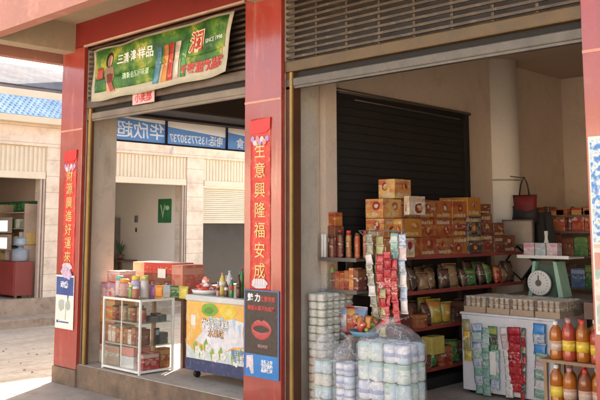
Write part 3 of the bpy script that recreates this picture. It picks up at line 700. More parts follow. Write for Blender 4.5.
def carton(loc, dims, m, label, rz=0, group='noodle cartons on the shelf', name='carton', cat='carton', flap=True):
    dx, dy, dz = dims
    o = thing(name, label, cat, loc, rz, group)
    MB().box(-dx / 2, dx / 2, -dy / 2, dy / 2, 0, dz, bev=.004).build('box', m, o)
    if group and 'noodle' in group:
        for ax in (0, 1):
            Mz = Matrix.Rotation(R(90) * ax, 4, 'Z'); half = (dy if ax == 0 else dx) / 2; wd = (dx if ax == 0 else dy) / 2
            cx = wd * random.uniform(-.35, .4); cr = wd * random.uniform(.28, .5); top_ = random.random() < .5
            zc = dz * (.36 if top_ else .62)
            q = MB().poly(ell(cx, zc, cr, dz * random.uniform(.2, .28), 12, .14), -half - .0012, -half + .001, M=Mz, mi=random.choice([0, 0, 3]))
            for j in range(3): q.poly(ell(cx + cr * random.uniform(-.5, .5), zc + dz * random.uniform(-.08, .1), cr * random.uniform(.25, .6), dz * random.uniform(.06, .13), 9, .25), -half - .0015 - .0003 * j, -half + .001, mi=random.choice([1, 1, 2, 0]), M=Mz)
            zz = dz * (.8 if top_ else .2)
            x_ = -wd * .85
            while x_ < wd * .6:
                w__ = wd * random.uniform(.1, .24); q.box(x_, x_ + w__, -half - .0012, -half + .001, zz - dz * .1, zz + dz * random.uniform(.04, .11), mi=random.choice([1, 2, 2]), M=Mz); x_ += w__ * 1.3
            q.build('printed_label', [mat('print_bowl', (.3, .03, .02), .4, .3, 12.), mat('print_noodle', (.62, .38, .1), .4, .3, 40.), mat('print_pale', (.6, .5, .36), .4, .3, 60.), mat('print_rust', (.42, .12, .04), .4, .3, 20.)], o)
    if flap: MB().box(-dx / 2 + .002, dx / 2 - .002, -.02, .02, dz - .001, dz + .0015).build('tape', mat('tape', (.55, .42, .2), .25), o)
    return o

# ------------------------------------------------------------------ GONDOLA along the partition
shelf_m = mat('shelf_steel', (.16, .14, .13), .45, .2, 5., metal=.3); lip_m = mat('shelf_lip', (.35, .06, .05), .4, .3, 6.)
gd = thing('display_shelf', 'long dark steel display shelf standing along the shop wall', 'shelf', (-4.72, 5.8, 0))
for y in (0.0, .9, 1.8, 2.4): box('upright', shelf_m, gd, -.2, -.16, y, y + .03, 0, 1.26)
box('plinth', dark, gd, -.2, .2, 0, 2.43, 0, .1)
for z in (.17, .55, .88, 1.2):
    b_ = box('shelf_board', shelf_m, gd, -.2, .21, 0.0, 2.43, z, z + .02); box('price_lip', lip_m, b_, .211, .222, 0, 2.43, z - .005, z + .028)
box('back_panel', mat('panel_dark', (.06, .045, .04), .6), gd, -.215, -.202, 0, 2.43, .1, 1.24)
ec = thing('end_shelf', 'small dark end shelf facing the front, beside the paper packs', 'shelf', (-4.7, 5.45, 0))
for x in (-.2, .18): box('upright', shelf_m, ec, x, x + .02, .3, .33, 0, 1.26)
for z in (.15, .55, .93, 1.2):
    b_ = box('shelf_board', shelf_m, ec, -.22, .2, -.02, .33, z, z + .02); box('price_lip', MC['shelf_steel'], b_, -.22, .2, -.03, -.021, z - .004, z + .028)
# cartons on top
rows = ['bottom', 'middle', 'top']
for c in range(5):
    y = 5.95 + c * .272
    for r in range(3):
        m = [[carton_y, carton_o, carton_o, carton_r, carton_o], [carton_y, carton_r, carton_o, carton_o, carton_r], [carton_y, carton_r, carton_r, carton_o, carton_o]][r][c]
        if c == 0: dims = (.2, .27, .17)
        else: dims = (.36, .262, .172)
        carton((-4.69 + (.08 if c == 0 else 0) + random.uniform(-.008, .008), y, 1.222 + r * .1745), dims, m, f'noodle carton in the {rows[r]} row, {ORD[c]} column from the front of the shelf', rz=random.uniform(-.02, .02))
carton((-4.59, 6.09, 1.748), (.18, .26, .175), carton_y, 'yellow noodle carton alone on top of the carton stack', rz=.03)
carton((-4.37, 6.2, 1.60), (.06, .25, .17), carton_w, 'white fronted carton jutting out beside the top row') .location.x = -4.45
carton((-4.46, 6.1, 1.4), (.1, .3, .165), mat('carton_plain_orange', (.5, .2, .03), .5, .2, 8.), 'plain orange carton jutting out of the middle row')
carton((-4.45, 6.02, 1.222), (.1, .2, .17), carton_w, 'pale carton jutting out of the bottom row near the strips')
carton((-4.66, 7.28, 1.222), (.34, .24, .19), pack('carton_black', (.05, .045, .04), (.45, .4, .3), (.2, .12, .08)), 'black banded carton low at the far end of the orange cartons')
carton((-4.66, 7.28, 1.414), (.34, .24, .18), MC['carton_black'], 'black banded carton in the middle at the far end of the orange cartons')
carton((-4.66, 7.28, 1.596), (.34, .24, .19), mat('carton_plain_orange', (.5, .2, .03)), 'plain orange carton on the black banded cartons')
for k, (y, z, h) in enumerate([(7.54, 1.222, .2), (7.54, 1.424, .2), (7.78, 1.222, .17), (7.78, 1.394, .14), (8.0, 1.222, .18), (7.52, 1.626, .1)]):
    carton((-4.66, y, z), (.3, .22, h), carton_d, ['lower', 'upper', 'lower', 'upper', 'single', 'flat topmost'][k] + ' maroon carton ' + ['next to the black cartons', 'next to the black cartons', 'second from the column', 'second from the column', 'nearest the round column', 'next to the black cartons'][k], rz=random.uniform(-.05, .05))
# goods on the gondola rows
bag_cols = [pack('bag_brown', (.28, .16, .08), (.2, .08, .05), (.4, .25, .12), rough=.25, cell=14), pack('bag_dark', (.08, .05, .04), (.2, .08, .05), (.2, .12, .08), rough=.25, cell=14),
            pack('bag_yellow', (.55, .4, .06), (.5, .1, .05), (.3, .3, .1), rough=.25, cell=14), pack('bag_green', (.06, .18, .06), (.4, .4, .1), (.15, .3, .1), rough=.25, cell=14),
            pack('bag_red', (.42, .05, .04), (.55, .4, .1), (.5, .2, .1), rough=.25, cell=14), pack('bag_silver', (.45, .47, .48), (.1, .2, .4), (.5, .1, .1), rough=.2, cell=14)]
colname = ['brown', 'dark', 'yellow', 'green', 'red', 'silver']
def shelf_bags(z, seq, what, hmax):
    y = 5.88; k = 0
    while y < 8.12 and k < 14:
        ci = seq[k % len(seq)]; w_ = random.uniform(.12, .19); h = hmax * random.uniform(.6, 1.0)
        ww = random.choice([0, 0, 1])
        if ww:
            carton((-4.58 + random.uniform(-.03, .03), y + w_ / 2, z), (.2, w_ * .95, h * .8), random.choice([carton_d, carton_d, carton_r, bag_cols[1], bag_cols[0]]), f'boxed packet, {ORD[k]} place from the front on the {what} of the long shelf', rz=random.uniform(-.1, .1), group='packets on the long shelf', name='packet', cat='packet', flap=False)
        else:
            for q in range(2):
                o = pillow_bag(w_ * 1.1, h * random.uniform(.85, 1), .09, k + q * 7).build('snack_bag', bag_cols[ci], None, loc=(-4.54 - q * .13 + random.uniform(-.02, .02), y + w_ / 2, z + .012 * q), rz=R(90) + random.uniform(-.4, .4))
                o.rotation_euler.x = random.uniform(-.28, .05)
                tag(o, f'{colname[ci]} snack bag, {ORD[k]} place from the front, {["front", "rear"][q]} row, {what} of long shelf', 'snack bag', 'snack bags on the long shelf')
        y += w_ + .012; k += 1
shelf_bags(.905, [4, 0, 1, 0, 0, 1, 0, 1, 3, 1, 3], 'second board', .25)
shelf_bags(.575, [5, 1, 4, 1, 2, 2, 0, 1, 4, 0], 'third board', .25)
shelf_bags(.195, [1, 4, 2, 3, 3, 3, 0, 1, 3, 1], 'lowest board', .27)
o = carton((-4.52, 6.55, .32), (.12, .2, .16), mat('yellow_pack', (.62, .5, .12), .4, .3, 10), 'small yellow and white pack lying over the green bags', group='loose packs')
# goods on end shelf
for k in range(8):
    m = [carton_d, carton_r, carton_d, carton_g, carton_r, carton_d, carton_o, carton_r][k]
    h = [.2, .24, .23, .22, .24, .2, .22, .24][k]
    o = thing('jar', f'{ORD[k]} dark wrapped snack jar from the left on the end shelf', 'jar', (-4.84 + k * .048, 5.50 + (k % 2) * .05, 1.221), group='snack jars on the end shelf')
    MB().lathe([(.022, 0), (.023, .01), (.023, h * .85), (.018, h * .9)], 12).build('body', m, o); MB().lathe([(.02, h * .9), (.02, h), (.016, h)], 12).build('lid', [gold_metal, red_paper, black_m][k % 3], o)
o = thing('candle_pack', 'bright white tube pack at the left end of the end shelf', 'pack', (-4.885, 5.44, 1.221))
for k in range(2): MB().lathe([(.014, 0), (.014, .2), (.01, .21)], 12, Matrix.Translation((k * .03 - .015, 0, 0))).build('tube', white_paper, o)
carton((-4.87, 5.57, 1.50), (.1, .1, .12), carton_o, 'small orange box perched above the white tube pack', group='boxes on the end shelf', flap=False)
carton((-4.86, 5.57, 1.222), (.09, .12, .277), carton_d, 'tall maroon box supporting the small orange box', group='boxes on the end shelf', flap=False)
for k in range(7):
    m = [mat('bottle_green_glass', (.25, .3, .08), .15), carton_d, carton_o, carton_o, carton_r, carton_y, carton_d][k]
    if k < 1:
        o = thing('sauce_bottle', 'green yellow sauce bottle on the second board of the end shelf', 'bottle', (-4.84, 5.5, .951)); bottle(o, .03, .21, m, red_paper)
    else:
        carton((-4.86 + k * .053, 5.52, .951), (.048, .12, random.uniform(.12, .2)), m, f'{ORD[k-1]} narrow packet from the left on the second board of the end shelf', group='packets on the end shelf', flap=False, name='packet', cat='packet')
for k in range(5):
    o = pillow_bag(.15, .24, .1, k).build('snack_bag', [bag_cols[5], bag_cols[1], bag_cols[5], bag_cols[4], bag_cols[5]][k], None, loc=(-4.86 + k * .085, 5.5, .575), rz=random.uniform(-.3, .3))
    tag(o, f'{ORD[k]} shiny snack bag from the left on the third board of the end shelf', 'snack bag', 'bags on the end shelf')

# ------------------------------------------------------------------ PAPER PACKS
tp_white = pack('tissue_white', (.6, .57, .5), (.42, .46, .36), (.56, .53, .46), ink=(.3, .4, .35), rough=.5, cell=13, bandat=.8)
tp_green = pack('tissue_green', (.66, .7, .64), (.14, .36, .2), (.35, .5, .62), ink=(.15, .22, .5), rough=.35, cell=9, bandat=.75)
tp_blue = pack('tissue_blue', (.68, .68, .7), (.1, .16, .4), (.4, .55, .68), ink=(.12, .2, .5), rough=.35, cell=9, bandat=.35)
tp_orange = pack('tissue_orange', (.62, .54, .45), (.62, .3, .12), (.7, .64, .56), ink=(.6, .25, .12), rough=.5, cell=13, bandat=.8)
def roll_pack(pw, pd, h, nx, ny, m, root):
    q = MB(); rx = pw / nx / 2; ry = pd / ny / 2
    for i in range(nx):
        for j in range(ny):
            q.lathe([(.6, 0), (.93, h * .05), (1, h * .16), (1.0, h * .84), (.93, h * .95), (.6, h), (.3, h * .985)], 14, Matrix.Translation((-pw / 2 + rx * (2 * i + 1), -pd / 2 + ry * (2 * j + 1), 0)) @ Matrix.Diagonal((rx * 1.03, ry * 1.03, 1, 1)))
    q.box(-pw / 2 + rx * .5, pw / 2 - rx * .5, -pd / 2 + ry * .5, pd / 2 - ry * .5, h * .1, h * .9)
    return q.build('rolls', m, root)
def blob_bag(w_, d, h, seed, neck=True, amp=.025, top=.78):
    t = bmesh.new(); nr, ns = 30, 40; rings = []
    for i in range(nr + 1):
        v = i / nr; z = h * v
        if v < top: k = 1 - .1 * (1 - min(1, v / .08)) ** 2
        else:
            q = (v - top) / (1 - top); k = max(.05, (1 - q) ** .7 * .95) if neck else max(.02, (1 - q ** 2.2) ** .5)
            if neck and q > .82: k = .1 + (q - .82) * 1.6
        ring = []
        for j in range(ns):
            a = j * 2 * math.pi / ns; c, s_ = math.cos(a), math.sin(a)
            e = .45; x = w_ / 2 * k * math.copysign(abs(c) ** e, c); y = d / 2 * k * math.copysign(abs(s_) ** e, s_)
            f = 1 + amp * 3 * noise.noise(Vector((x * 9, y * 9, z * 9 + seed))) + amp * 1.6 * noise.noise(Vector((x * 26, y * 26, z * 22 + seed)))
            if v > top: f += .18 * math.sin(a * 9 + seed) * (v - top)
            ring.append(t.verts.new((x * f, y * f, z + .01 * noise.noise(Vector((x * 12, y * 12, seed))))))
        rings.append(ring)
    for i in range(nr):
        for j in range(ns): f = t.faces.new((rings[i][j], rings[i][(j + 1) % ns], rings[i + 1][(j + 1) % ns], rings[i + 1][j])); f.smooth = True
    t.faces.new(rings[0][::-1]); t.faces.new(rings[-1])
    return MB().add(t)
clear = film('clear_film', (.9, .92, .92), .12, .1); milky = film('milky_film', (.88, .88, .92), .32, .1)
for k in range(14):
    w_ = .18
    o = thing('tissue_pack', f'{ORD[k]} white roll pack from the bottom of the tall stack by the pillar', 'tissue pack', (-4.79, 5.42, k * .0665), random.uniform(-.02, .02), 'tissue packs in the tall stack')
    roll_pack(w_ + random.uniform(-.005, .005), .42, .065, 2, 5, tp_orange if k < 6 else tp_white, o)
    if k >= 6:
        bl = MB().box(w_ / 2 - .004, w_ / 2 + .0045, -.19, .19, .024, .04)
        bl.build('printed_band', pack('band_print', (.58, .56, .5), (.3, .4, .42), (.25, .35, .4), ink=(.12, .2, .32), cell=40), o)
o = blob_bag(.2, .46, .2, 3, neck=False, top=.3).build('plastic_wrap', clear, None, loc=(-4.78, 5.42, .90)); tag(o, 'crumpled clear plastic wrap lying over the top of the tall tissue stack', 'plastic wrap')
def paper_bag(label, loc, w_, d, h, m, nx, nz, pw, ph, seed, rz=0, what='', ty=1):
    b_ = blob_bag(w_, d, h, seed).build('plastic_bag', milky, None, loc=loc, rz=rz); tag(b_, label, 'plastic bag', 'plastic bags of paper')
    zz = .012
    for r in range(nz):
        for q in range(nx):
            o = thing('paper_roll_pack', f'{ORD[r]} layer' + (['', ', left side', ', right side'][0 if nx == 1 else q + 1]) + f' paper pack inside the {what}', 'paper pack', (loc[0] + (q - (nx - 1) / 2) * pw * math.cos(rz), loc[1] + (q - (nx - 1) / 2) * pw * math.sin(rz), loc[2] + zz), rz + random.uniform(-.06, .06), 'paper packs inside plastic bags')
            roll_pack(pw - .006, d * .84, ph - .002, max(1, round(pw / .1)), max(2, round(d * .84 / .1)), m[(r + q) % len(m)], o)
        zz += ph
paper_bag('narrow plastic bag of pale green paper packs nearest the tall tissue stack', (-4.60, 5.15, 0), .2, .2, .66, [tp_white, tp_green], 1, 4, .17, .1, 1, what='narrow bag')
paper_bag('middle plastic bag of blue checked paper packs between two other bags', (-4.40, 5.2, 0), .21, .22, .62, [tp_blue], 1, 4, .18, .1, 5, what='middle bag')
paper_bag('large bulging plastic bag of blue and green paper roll packs', (-4.03, 5.27, 0), .5, .36, .78, [tp_green, tp_blue, tp_green], 2, 4, .235, .148, 9, rz=.1, what='large bag')

# ------------------------------------------------------------------ hanging sachet strips
def strip(loc, w_, n, ch, mats, label, group, rz=0, curl=.02, d=.013, name='sachet_strip'):
    """a chain of sealed sachets hanging down from loc; each sachet bulges"""
    o = thing(name, label, 'sachet strip', loc, rz, group); ph = random.uniform(0, 6)
    mb = MB()
    for k in range(n):
        z1 = -k * ch; z0 = z1 - ch
        w_ = w_ if k else w_ * 1.28; off = curl * math.sin(k * .45 + ph); tilt = random.uniform(-.06, .06)
        t = pillow_bag(w_, ch * .97, d, k, crimp=False).bm
        M = Matrix.Translation((off * .5, off * .6 - .012, z0)) @ Matrix.Rotation(tilt, 4, 'Y') @ Matrix.Rotation(random.uniform(-.15, .15), 4, 'X')
        mb.add(t, M, k % len(mats))
        mb.box(-w_ / 2 + off * .5, w_ / 2 + off * .5, -.013 + off * .6, -.011 + off * .6, z0 - .008, z0 + .01, mi=k % len(mats))
    mb.build('sachets', mats, o); o.rotation_euler.y = random.uniform(-.07, .07)
    MB().tube([(0, -.01, -.005), (0, -.01, .03)], .002, 5).build('string', white_paper, o)
    return o
sf = [pack('sachet_silver', (.2, .2, .18), (.3, .3, .2), (.5, .45, .3), rough=.2, cell=30), pack('sachet_red', (.4, .018, .03), (.3, .015, .03), (.5, .12, .1), ink=(.7, .55, .5), rough=.22, cell=60),
      pack('sachet_blue', (.4, .48, .56), (.05, .12, .35), (.65, .66, .68), rough=.2, cell=30), pack('sachet_green', (.2, .36, .3), (.6, .62, .6), (.3, .5, .45), rough=.2, cell=30),
      pack('sachet_olive', (.3, .27, .12), (.45, .4, .2), (.2, .2, .1), rough=.2, cell=30), pack('sachet_pale', (.66, .62, .6), (.5, .3, .3), (.7, .68, .66), rough=.2, cell=30),
      pack('sachet_black', (.06, .06, .06), (.6, .55, .3), (.1, .1, .1), rough=.2, cell=30)]
rk = thing('hook_rack', 'thin wire rack holding the hanging snack strips above the large bag', 'rack', (-4.2, 5.42, 1.46))
MB().tube([(-.3, .04, 0), (.22, -.02, 0)], .006).tube([(-.3, .04, 0), (-.32, .38, -.2)], .006).tube([(.22, -.02, 0), (-.1, .4, .15)], .004).build('wire', shelf_m, rk)
G2 = 'strips hanging from the wire rack'
for k, (x, y, z, w_, n, ch, ms, lb) in enumerate([
    (-4.36, 5.44, 1.44, .06, 8, .085, [sf[0], sf[0], sf[5]], 'long silver and white snack strip, leftmost on the wire rack'),
    (-4.29, 5.46, 1.42, .07, 9, .08, [sf[4]], 'olive brown snack strip second from the left on the wire rack'),
    (-4.21, 5.40, 1.27, .06, 7, .075, [sf[1]], 'front red snack strip left of the other red ones'),
    (-4.15, 5.38, 1.30, .065, 8, .072, [sf[1]], 'longest red snack strip in the middle of the wire rack'),
    (-4.08, 5.40, 1.24, .055, 6, .085, [sf[1]], 'right hand red snack strip beside the blue white strip'),
    (-4.03, 5.44, 1.44, .06, 6, .105, [sf[2], sf[5]], 'blue and white snack strip, rightmost on the wire rack'),
    (-4.12, 5.45, 1.45, .065, 4, .08, [sf[3]], 'short green grey snack strip hanging behind the red strips'),
    (-4.18, 5.36, 1.0, .05, 5, .075, [sf[4], sf[1]], 'low red and olive snack strip in front of the red strips')]):
    strip((x, y, z), w_, n, ch, ms, lb, G2)
bk = thing('snack_basket', 'pile of small orange and green snack packets on the shelf edge behind the bag', 'basket', (-4.36, 5.36, .6))
MB().lathe([(.1, 0), (.14, .05), (.135, .05), (.1, .01)], 20).build('bowl', mat('basket_blue', (.1, .25, .35), .4), bk)
pk = [MB(), MB(), MB()]
for k in range(16):
    t = pillow_bag(.06, .1, .03, k, crimp=False).bm
    bmesh.ops.transform(t, matrix=Matrix.Translation((random.uniform(-.09, .09), random.uniform(-.09, .06), random.uniform(.02, .09))) @ Matrix.Rotation(random.uniform(-.8, .8), 4, 'Y') @ Matrix.Rotation(random.uniform(-.5, .5), 4, 'X'), verts=t.verts)
    me = bpy.data.meshes.new('t'); t.to_mesh(me); t.free(); pk[k % 3].bm.from_mesh(me); bpy.data.meshes.remove(me)
for m, b in zip((bag_cols[4], mat('snack_orange', (.62, .22, .04), .3), mat('snack_lime', (.3, .4, .08), .3)), pk): b.build('packets', m, bk)
st = thing('stool', 'dark square stool under the snack basket', 'stool', (-4.36, 5.4, 0))
box('seat', wood, st, -.15, .15, -.12, .1, .57, .598)
for a in (-.13, .1):
    for b in (-.1, .06): box('leg', wood, st, a, a + .03, b, b + .03, 0, .57)

# ------------------------------------------------------------------ WHITE CHEST with strips
wc = thing('white_chest', 'white box shaped chest with snack strips hung on its front', 'chest', (-3.78, 6.6, 0))
chest_w = mat('chest_white', (.66, .66, .7), .45, .06, 3., dirt=(.55, .54, .56))
MB().box(-.46, .45, 0, .62, .03, .70, bev=.01).build('body', chest_w, wc); MB().box(-.47, .46, -.008, .63, .70, .72, bev=.004).build('top', chest_w, wc)
for a in (-.42, .38):
    for b in (.05, .5): box('foot', black_m, wc, a, a + .04, b, b + .04, 0, .03)
G3 = 'strips hung on the white chest'
for k, (x, z, w_, n, ch, ms, lb) in enumerate([
    (-.39, .66, .06, 4, .09, [sf[4], bag_cols[2]], 'short yellow green strip at the left edge of the white chest'),
    (-.285, .63, .085, 8, .075, [sf[2], sf[3]], 'blue and green strip second from the left on the white chest'),
    (-.2, .60, .06, 8, .072, [sf[3]], 'pale green strip third from the left on the white chest'),
    (-.125, .62, .07, 3, .075, [bag_cols[3], sf[6]], 'green and black strip with a white card on the white chest'),
    (-.10, .42, .075, 4, .085, [sf[3], sf[2]], 'lower grey blue strip under the green and black one'),
    (-.01, .62, .055, 9, .065, [sf[5]], 'pale silver strip left of the red strip'),
    (.085, .63, .1, 8, .068, [sf[1]], 'wide red sachet strip on the white chest'),
    (.17, .63, .03, 9, .078, [sf[6], sf[1]], 'narrow dark strip right of the red sachets'),
    (.33, .68, .09, 3, .085, [mat('sachet_bright_blue', (.05, .25, .6), .25), sf[2]], 'bright blue header strip at the right of the white chest'),
    (.34, .44, .095, 5, .075, [sf[3], sf[5]], 'grey green strip hanging under the bright blue header')]):
    strip((-3.78 + x, 6.585 - .004 * (k % 3), z), w_, n, ch, ms, lb, G3, curl=.012)
cdw = tag(MB().box(-.03, .03, -.022, -.018, 0, .2).build('price_card', white_paper, None, loc=(-3.9, 6.575, .2)), 'plain white card tucked into the strips on the chest', 'card')
cupm = pack('cup_tops', (.6, .5, .38), (.4, .28, .2), (.66, .58, .46), ink=(.5, .2, .12), rough=.3, cell=40)
for k in range(4):
    o = thing('goods_tray', f'{ORD[k]} low tan tray of small wrapped cups from the left on the white chest', 'tray', (-4.12 + k * .235, 6.86, .721), random.uniform(-.02, .02), 'cup trays on the white chest')
    MB().box(-.112, .112, -.22, .22, 0, .006).box(-.112, -.108, -.22, .22, .006, .05).box(.108, .112, -.22, .22, .006, .05).box(-.108, .108, -.22, -.216, .006, .05).box(-.108, .108, .216, .22, .006, .05).build('tray', mat('tray_card', (.42, .31, .21), .8, .2, 9.), o)
    cb_ = MB(); cb_.box(-.106, .106, -.214, .214, .006, .03)
    for layer in range(2):
        for i in range(4):
            for j in range(8): cb_.lathe([(.02, 0), (.024, .045), (.0255, .047), (.0255, .052), (.008, .055)], 10, Matrix.Translation((-.08 + i * .053, -.188 + j * .0535, .03 + layer * .056 + random.uniform(-.002, .002))))
    cb_.build('cups', cupm, o)
    MB().box(-.114, .114, -.222, .222, .051, .148, bev=.01).build('wrap', clear, o)
carton((-2.99, 7.0, .721), (.34, .42, .14), mat('tray_dark', (.2, .12, .09), .8, .2, 9.), 'darker brown tray overhanging at the right end of the white chest', group='cardboard trays on the white chest', name='cardboard_tray', cat='tray')
# counter behind
ct = thing('counter', 'dark wooden counter standing behind the white chest', 'counter', (-3.5, 7.6, 0))
box('body', wood, ct, -.75, 1.3, -.25, .35, 0, .8); box('top', mat('counter_top', (.2, .15, .11), .4), ct, -.78, 1.32, -.28, .38, .8, .83)
# dial scale
sc = thing('dial_scale', 'green spring dial scale with a white tray on the counter', 'scale', (-3.84, 7.55, .83))
gsm = mat('scale_green', (.35, .55, .42), .4, .2, 8.)
MB().poly([(-.1, 0), (.1, 0), (.08, .3), (-.08, .3)], -.06, .1).build('body', mat('scale_dark', (.06, .1, .07), .45), sc)
MB().poly([(.13, 0), (.18, 0), (.12, .33), (.085, .33)], -.1, .08).build('leg', gsm, sc); MB().poly([(-.18, 0), (-.14, 0), (-.09, .33), (-.12, .33)], -.1, .08).build('leg', gsm, sc)
dl = MB().lathe([(.115, 0), (.12, .01), (.12, .03), (.11, .035)], 32, Matrix.Translation((-.05, -.1, .125)) @ Matrix.Rotation(R(90), 4, 'X')).build('dial', white_metal, sc)
MB().lathe([(.03, 0), (.03, .008)], 16, Matrix.Translation((-.05, -.137, .125)) @ Matrix.Rotation(R(90), 4, 'X')).build('hub', shelf_m, dl)
nd = MB().box(-.054, -.046, -.141, -.137, .125, .2)
for k in range(20):
    a = k * math.pi / 10; nd.box(-.002, .002, -.1375, -.1345, .086, .1, M=Matrix.Translation((-.05, 0, .125)) @ Matrix.Rotation(a, 4, 'Y'))
nd.build('needle', black_m, dl)
MB().box(-.07, .08, -.05, .05, .3, .34).build('platform', silver_metal, sc)
MB().box(-.25, .28, -.16, .16, .36, .375, bev=.004).box(-.25, .28, -.17, -.155, .36, .39).build('tray', white_metal, sc)
MB().lathe([(.04, .34), (.13, .345), (.15, .36), (.05, .35)], 24).build('pan', silver_metal, sc)
for k in range(3):
    carton((-4.0 + k * .12, 7.5, 1.206), (.11, .1, .13), [pack('pink_pack', (.55, .4, .42), (.6, .15, .3), (.55, .6, .62), cell=20), pack('teal_pack', (.3, .45, .45), (.6, .3, .35), (.5, .6, .6), cell=20), MC['pink_pack']][k], ['left pink', 'middle teal', 'right pink'][k] + ' small packet on the white scale tray', group='packets on the scale tray', name='packet', cat='packet', flap=False)
o = thing('milk_bottle', 'white plastic bottle standing among goods behind the scale', 'bottle', (-3.98, 7.78, .83)); bottle(o, .045, .62, white_paper, white_metal)
# back shelf with colourful goods
bs = thing('back_shelf', 'dark shelf of mixed goods against the back of the shop', 'shelf', (-3.3, 9.0, 0))
for x in (-1.5, -.55, .4, 1.3): box('upright', shelf_m, bs, x, x + .03, -.15, .2, 0, 1.62)
for z in (.4, .8, 1.15, 1.42, 1.6): box('shelf_board', shelf_m, bs, -1.5, 1.33, -.16, .2, z, z + .02)
allp = [carton_o, carton_y, carton_r, carton_d, carton_w, carton_g, carton_b, bag_cols[3], bag_cols[1], bag_cols[5], bag_cols[4]]
pn = {carton_o: 'orange', carton_y: 'yellow', carton_r: 'red', carton_d: 'maroon', carton_w: 'white', carton_g: 'green', carton_b: 'blue', bag_cols[3]: 'dark green', bag_cols[1]: 'brown black', bag_cols[5]: 'silver', bag_cols[4]: 'bright red'}
for zi, z in enumerate((.82, 1.17, 1.44, 1.62)):
    x = -1.44; q = 0
    while x < .6 and q < 14:
        ww = random.uniform(.07, .17); hh = random.uniform(.19, .27) if z < 1.6 else random.uniform(.06, .12); m = random.choice([bag_cols[3], carton_g, carton_r, carton_d, bag_cols[1], carton_w, carton_b, bag_cols[4], carton_d])
        if z > 1.6: m = random.choice([carton_r, bag_cols[4], carton_o, bag_cols[1]])
        lab = f'{pn[m]} packet, {ORD[q]} from the left on the {["lower", "middle", "upper", "topmost"][zi]} board of the back shelf'
        if random.random() < .35:
            o = thing('bottle', lab.replace('packet', 'bottle'), 'bottle', (-3.3 + x + .04, 8.93, z), group='goods on the back shelf'); bottle(o, .035, hh, m, random.choice([white_metal, red_paper, gold_metal])); x += .08
        else:
            carton((-3.3 + x + ww / 2, 8.95, z), (ww * .95, .16, hh), m, lab, group='goods on the back shelf', name='packet', cat='packet', flap=False); x += ww
        q += 1
# bag, board and frame hanging by the column
hb = thing('hand_bag', 'red and black handbag hanging on the round column', 'bag', (-4.6, 8.52, 1.57))
MB().add(pillow_bag(.3, .28, .14, 3, crimp=False).bm).build('body', mat('bag_red_fabric', (.2, .02, .022), .7, .3, 8.), hb)
MB().add(pillow_bag(.33, .17, .17, 8, crimp=False).bm, Matrix.Translation((-.01, 0, -.03)) @ Matrix.Rotation(R(6), 4, 'Y')).build('side_panel', mat('bag_black', (.03, .025, .025), .7, .3, 8.), hb)
MB().tube([(-.07, 0, .25), (-.04, -.01, .4), (0, 0, .48), (.03, .01, .4), (.06, 0, .25)], .009).build('handle', black_m, hb)
MB().tube([(-.2, .05, .5), (0, 0, .47)], .006).build('hook', silver_metal, hb)
pbm = mat('board_brown', (.46, .38, .31), .6, .15, 4.)
b1 = thing('hanging_board', 'brown rectangular board hanging below the handbag', 'board', (-4.63, 8.40, 1.29), .1)
MB().box(-.17, .17, -.012, .012, 0, .27).build('panel', pbm, b1); MB().box(-.18, .18, -.02, .014, -.01, .008).box(-.18, .18, -.02, .014, .262, .28).box(-.18, -.165, -.02, .014, .008, .262).box(.165, .18, -.02, .014, .008, .262).build('rim', mat('rim_brown', (.2, .15, .12), .5), b1)
b2 = thing('tilted_frame', 'small square frame hung diagonally on the column below the board', 'frame', (-4.64, 8.43, 1.09))
Mr = Matrix.Rotation(R(40), 4, 'Y')
MB().box(-.13, .13, -.01, .01, -.12, .12, M=Mr).build('panel', pbm, b2)
MB().box(-.145, .145, -.02, .012, -.135, -.118, M=Mr).box(-.145, .145, -.02, .012, .118, .135, M=Mr).box(-.145, -.128, -.02, .012, -.118, .118, M=Mr).box(.128, .145, -.02, .012, -.118, .118, M=Mr).build('rim', black_m, b2)
cl = thing('dark_jacket', 'dark jacket hanging behind the boards beside the column', 'jacket', (-4.42, 8.6, .9))
MB().grid(lambda u, v: (-.16 + .34 * u * (1 - .3 * v), .03 * math.sin(u * 14) * (1 - v * .5), .75 * v), 16, 10, .01).build('cloth', mat('dark_cloth', (.035, .03, .03), .9, .3, 8.), cl)

# ------------------------------------------------------------------ DRINK RACK on the right
dr = thing('drink_rack', 'wooden drink rack with two boards of orange bottles at the right pillar', 'rack', (-2.6, 5.75, 0))
rkw = mat('rack_wood', (.3, .19, .11), .6, .3, 5.)
for z in (.2, .53): box('rack_board', rkw, dr, -.36, .42, -.14, .18, z, z + .022)
for x in (-.34, .39):
    for y in (-.12, .15): box('post', rkw, dr, x, x + .025, y, y + .025, 0, .55)
org = mat('orange_juice', (.62, .19, .02), .12, .15, 6., coat=.5); drk = mat('amber_juice', (.4, .12, .03), .12, .15, 6., coat=.5)
yl = pack('label_yellow', (.75, .55, .04), (.7, .3, .05), (.8, .6, .1), cell=30); ol = pack('label_pale', (.6, .5, .42), (.6, .2, .08), (.55, .3, .2), cell=30)
rcap = mat('cap_pink', (.6, .3, .3), .4)
q = 0
for r, (z, h) in enumerate(((.552, .29), (.222, .3))):
    for c in range(6):
        for d in range(2):
            x = -2.86 + c * .104 + d * .045 + random.uniform(-.006, .006); y = 5.67 + d * .11
            if r == 0 and c == 0 and d == 1: pass
            o = thing('juice_bottle', f'orange drink bottle, {ORD[c]} from left, {["front", "back"][d]} row, {["upper", "lower"][r]} board of rack', 'bottle', (x, y, z), random.uniform(0, 6), 'orange drink bottles on the rack')
            juice(o, .047 * random.uniform(.94, 1.04), h * random.uniform(.9, 1.0), [org, drk, mat('red_drink', (.42, .06, .03), .12, .15, 6., coat=.5), org][(c * 2 + r + d * 3) % 4] if r == 0 else [org, org, drk][(c + d) % 3], [white_metal, rcap, red_paper][(c + d) % 3], [yl, ol][r] if (c + d) % 4 else [ol, yl][r])
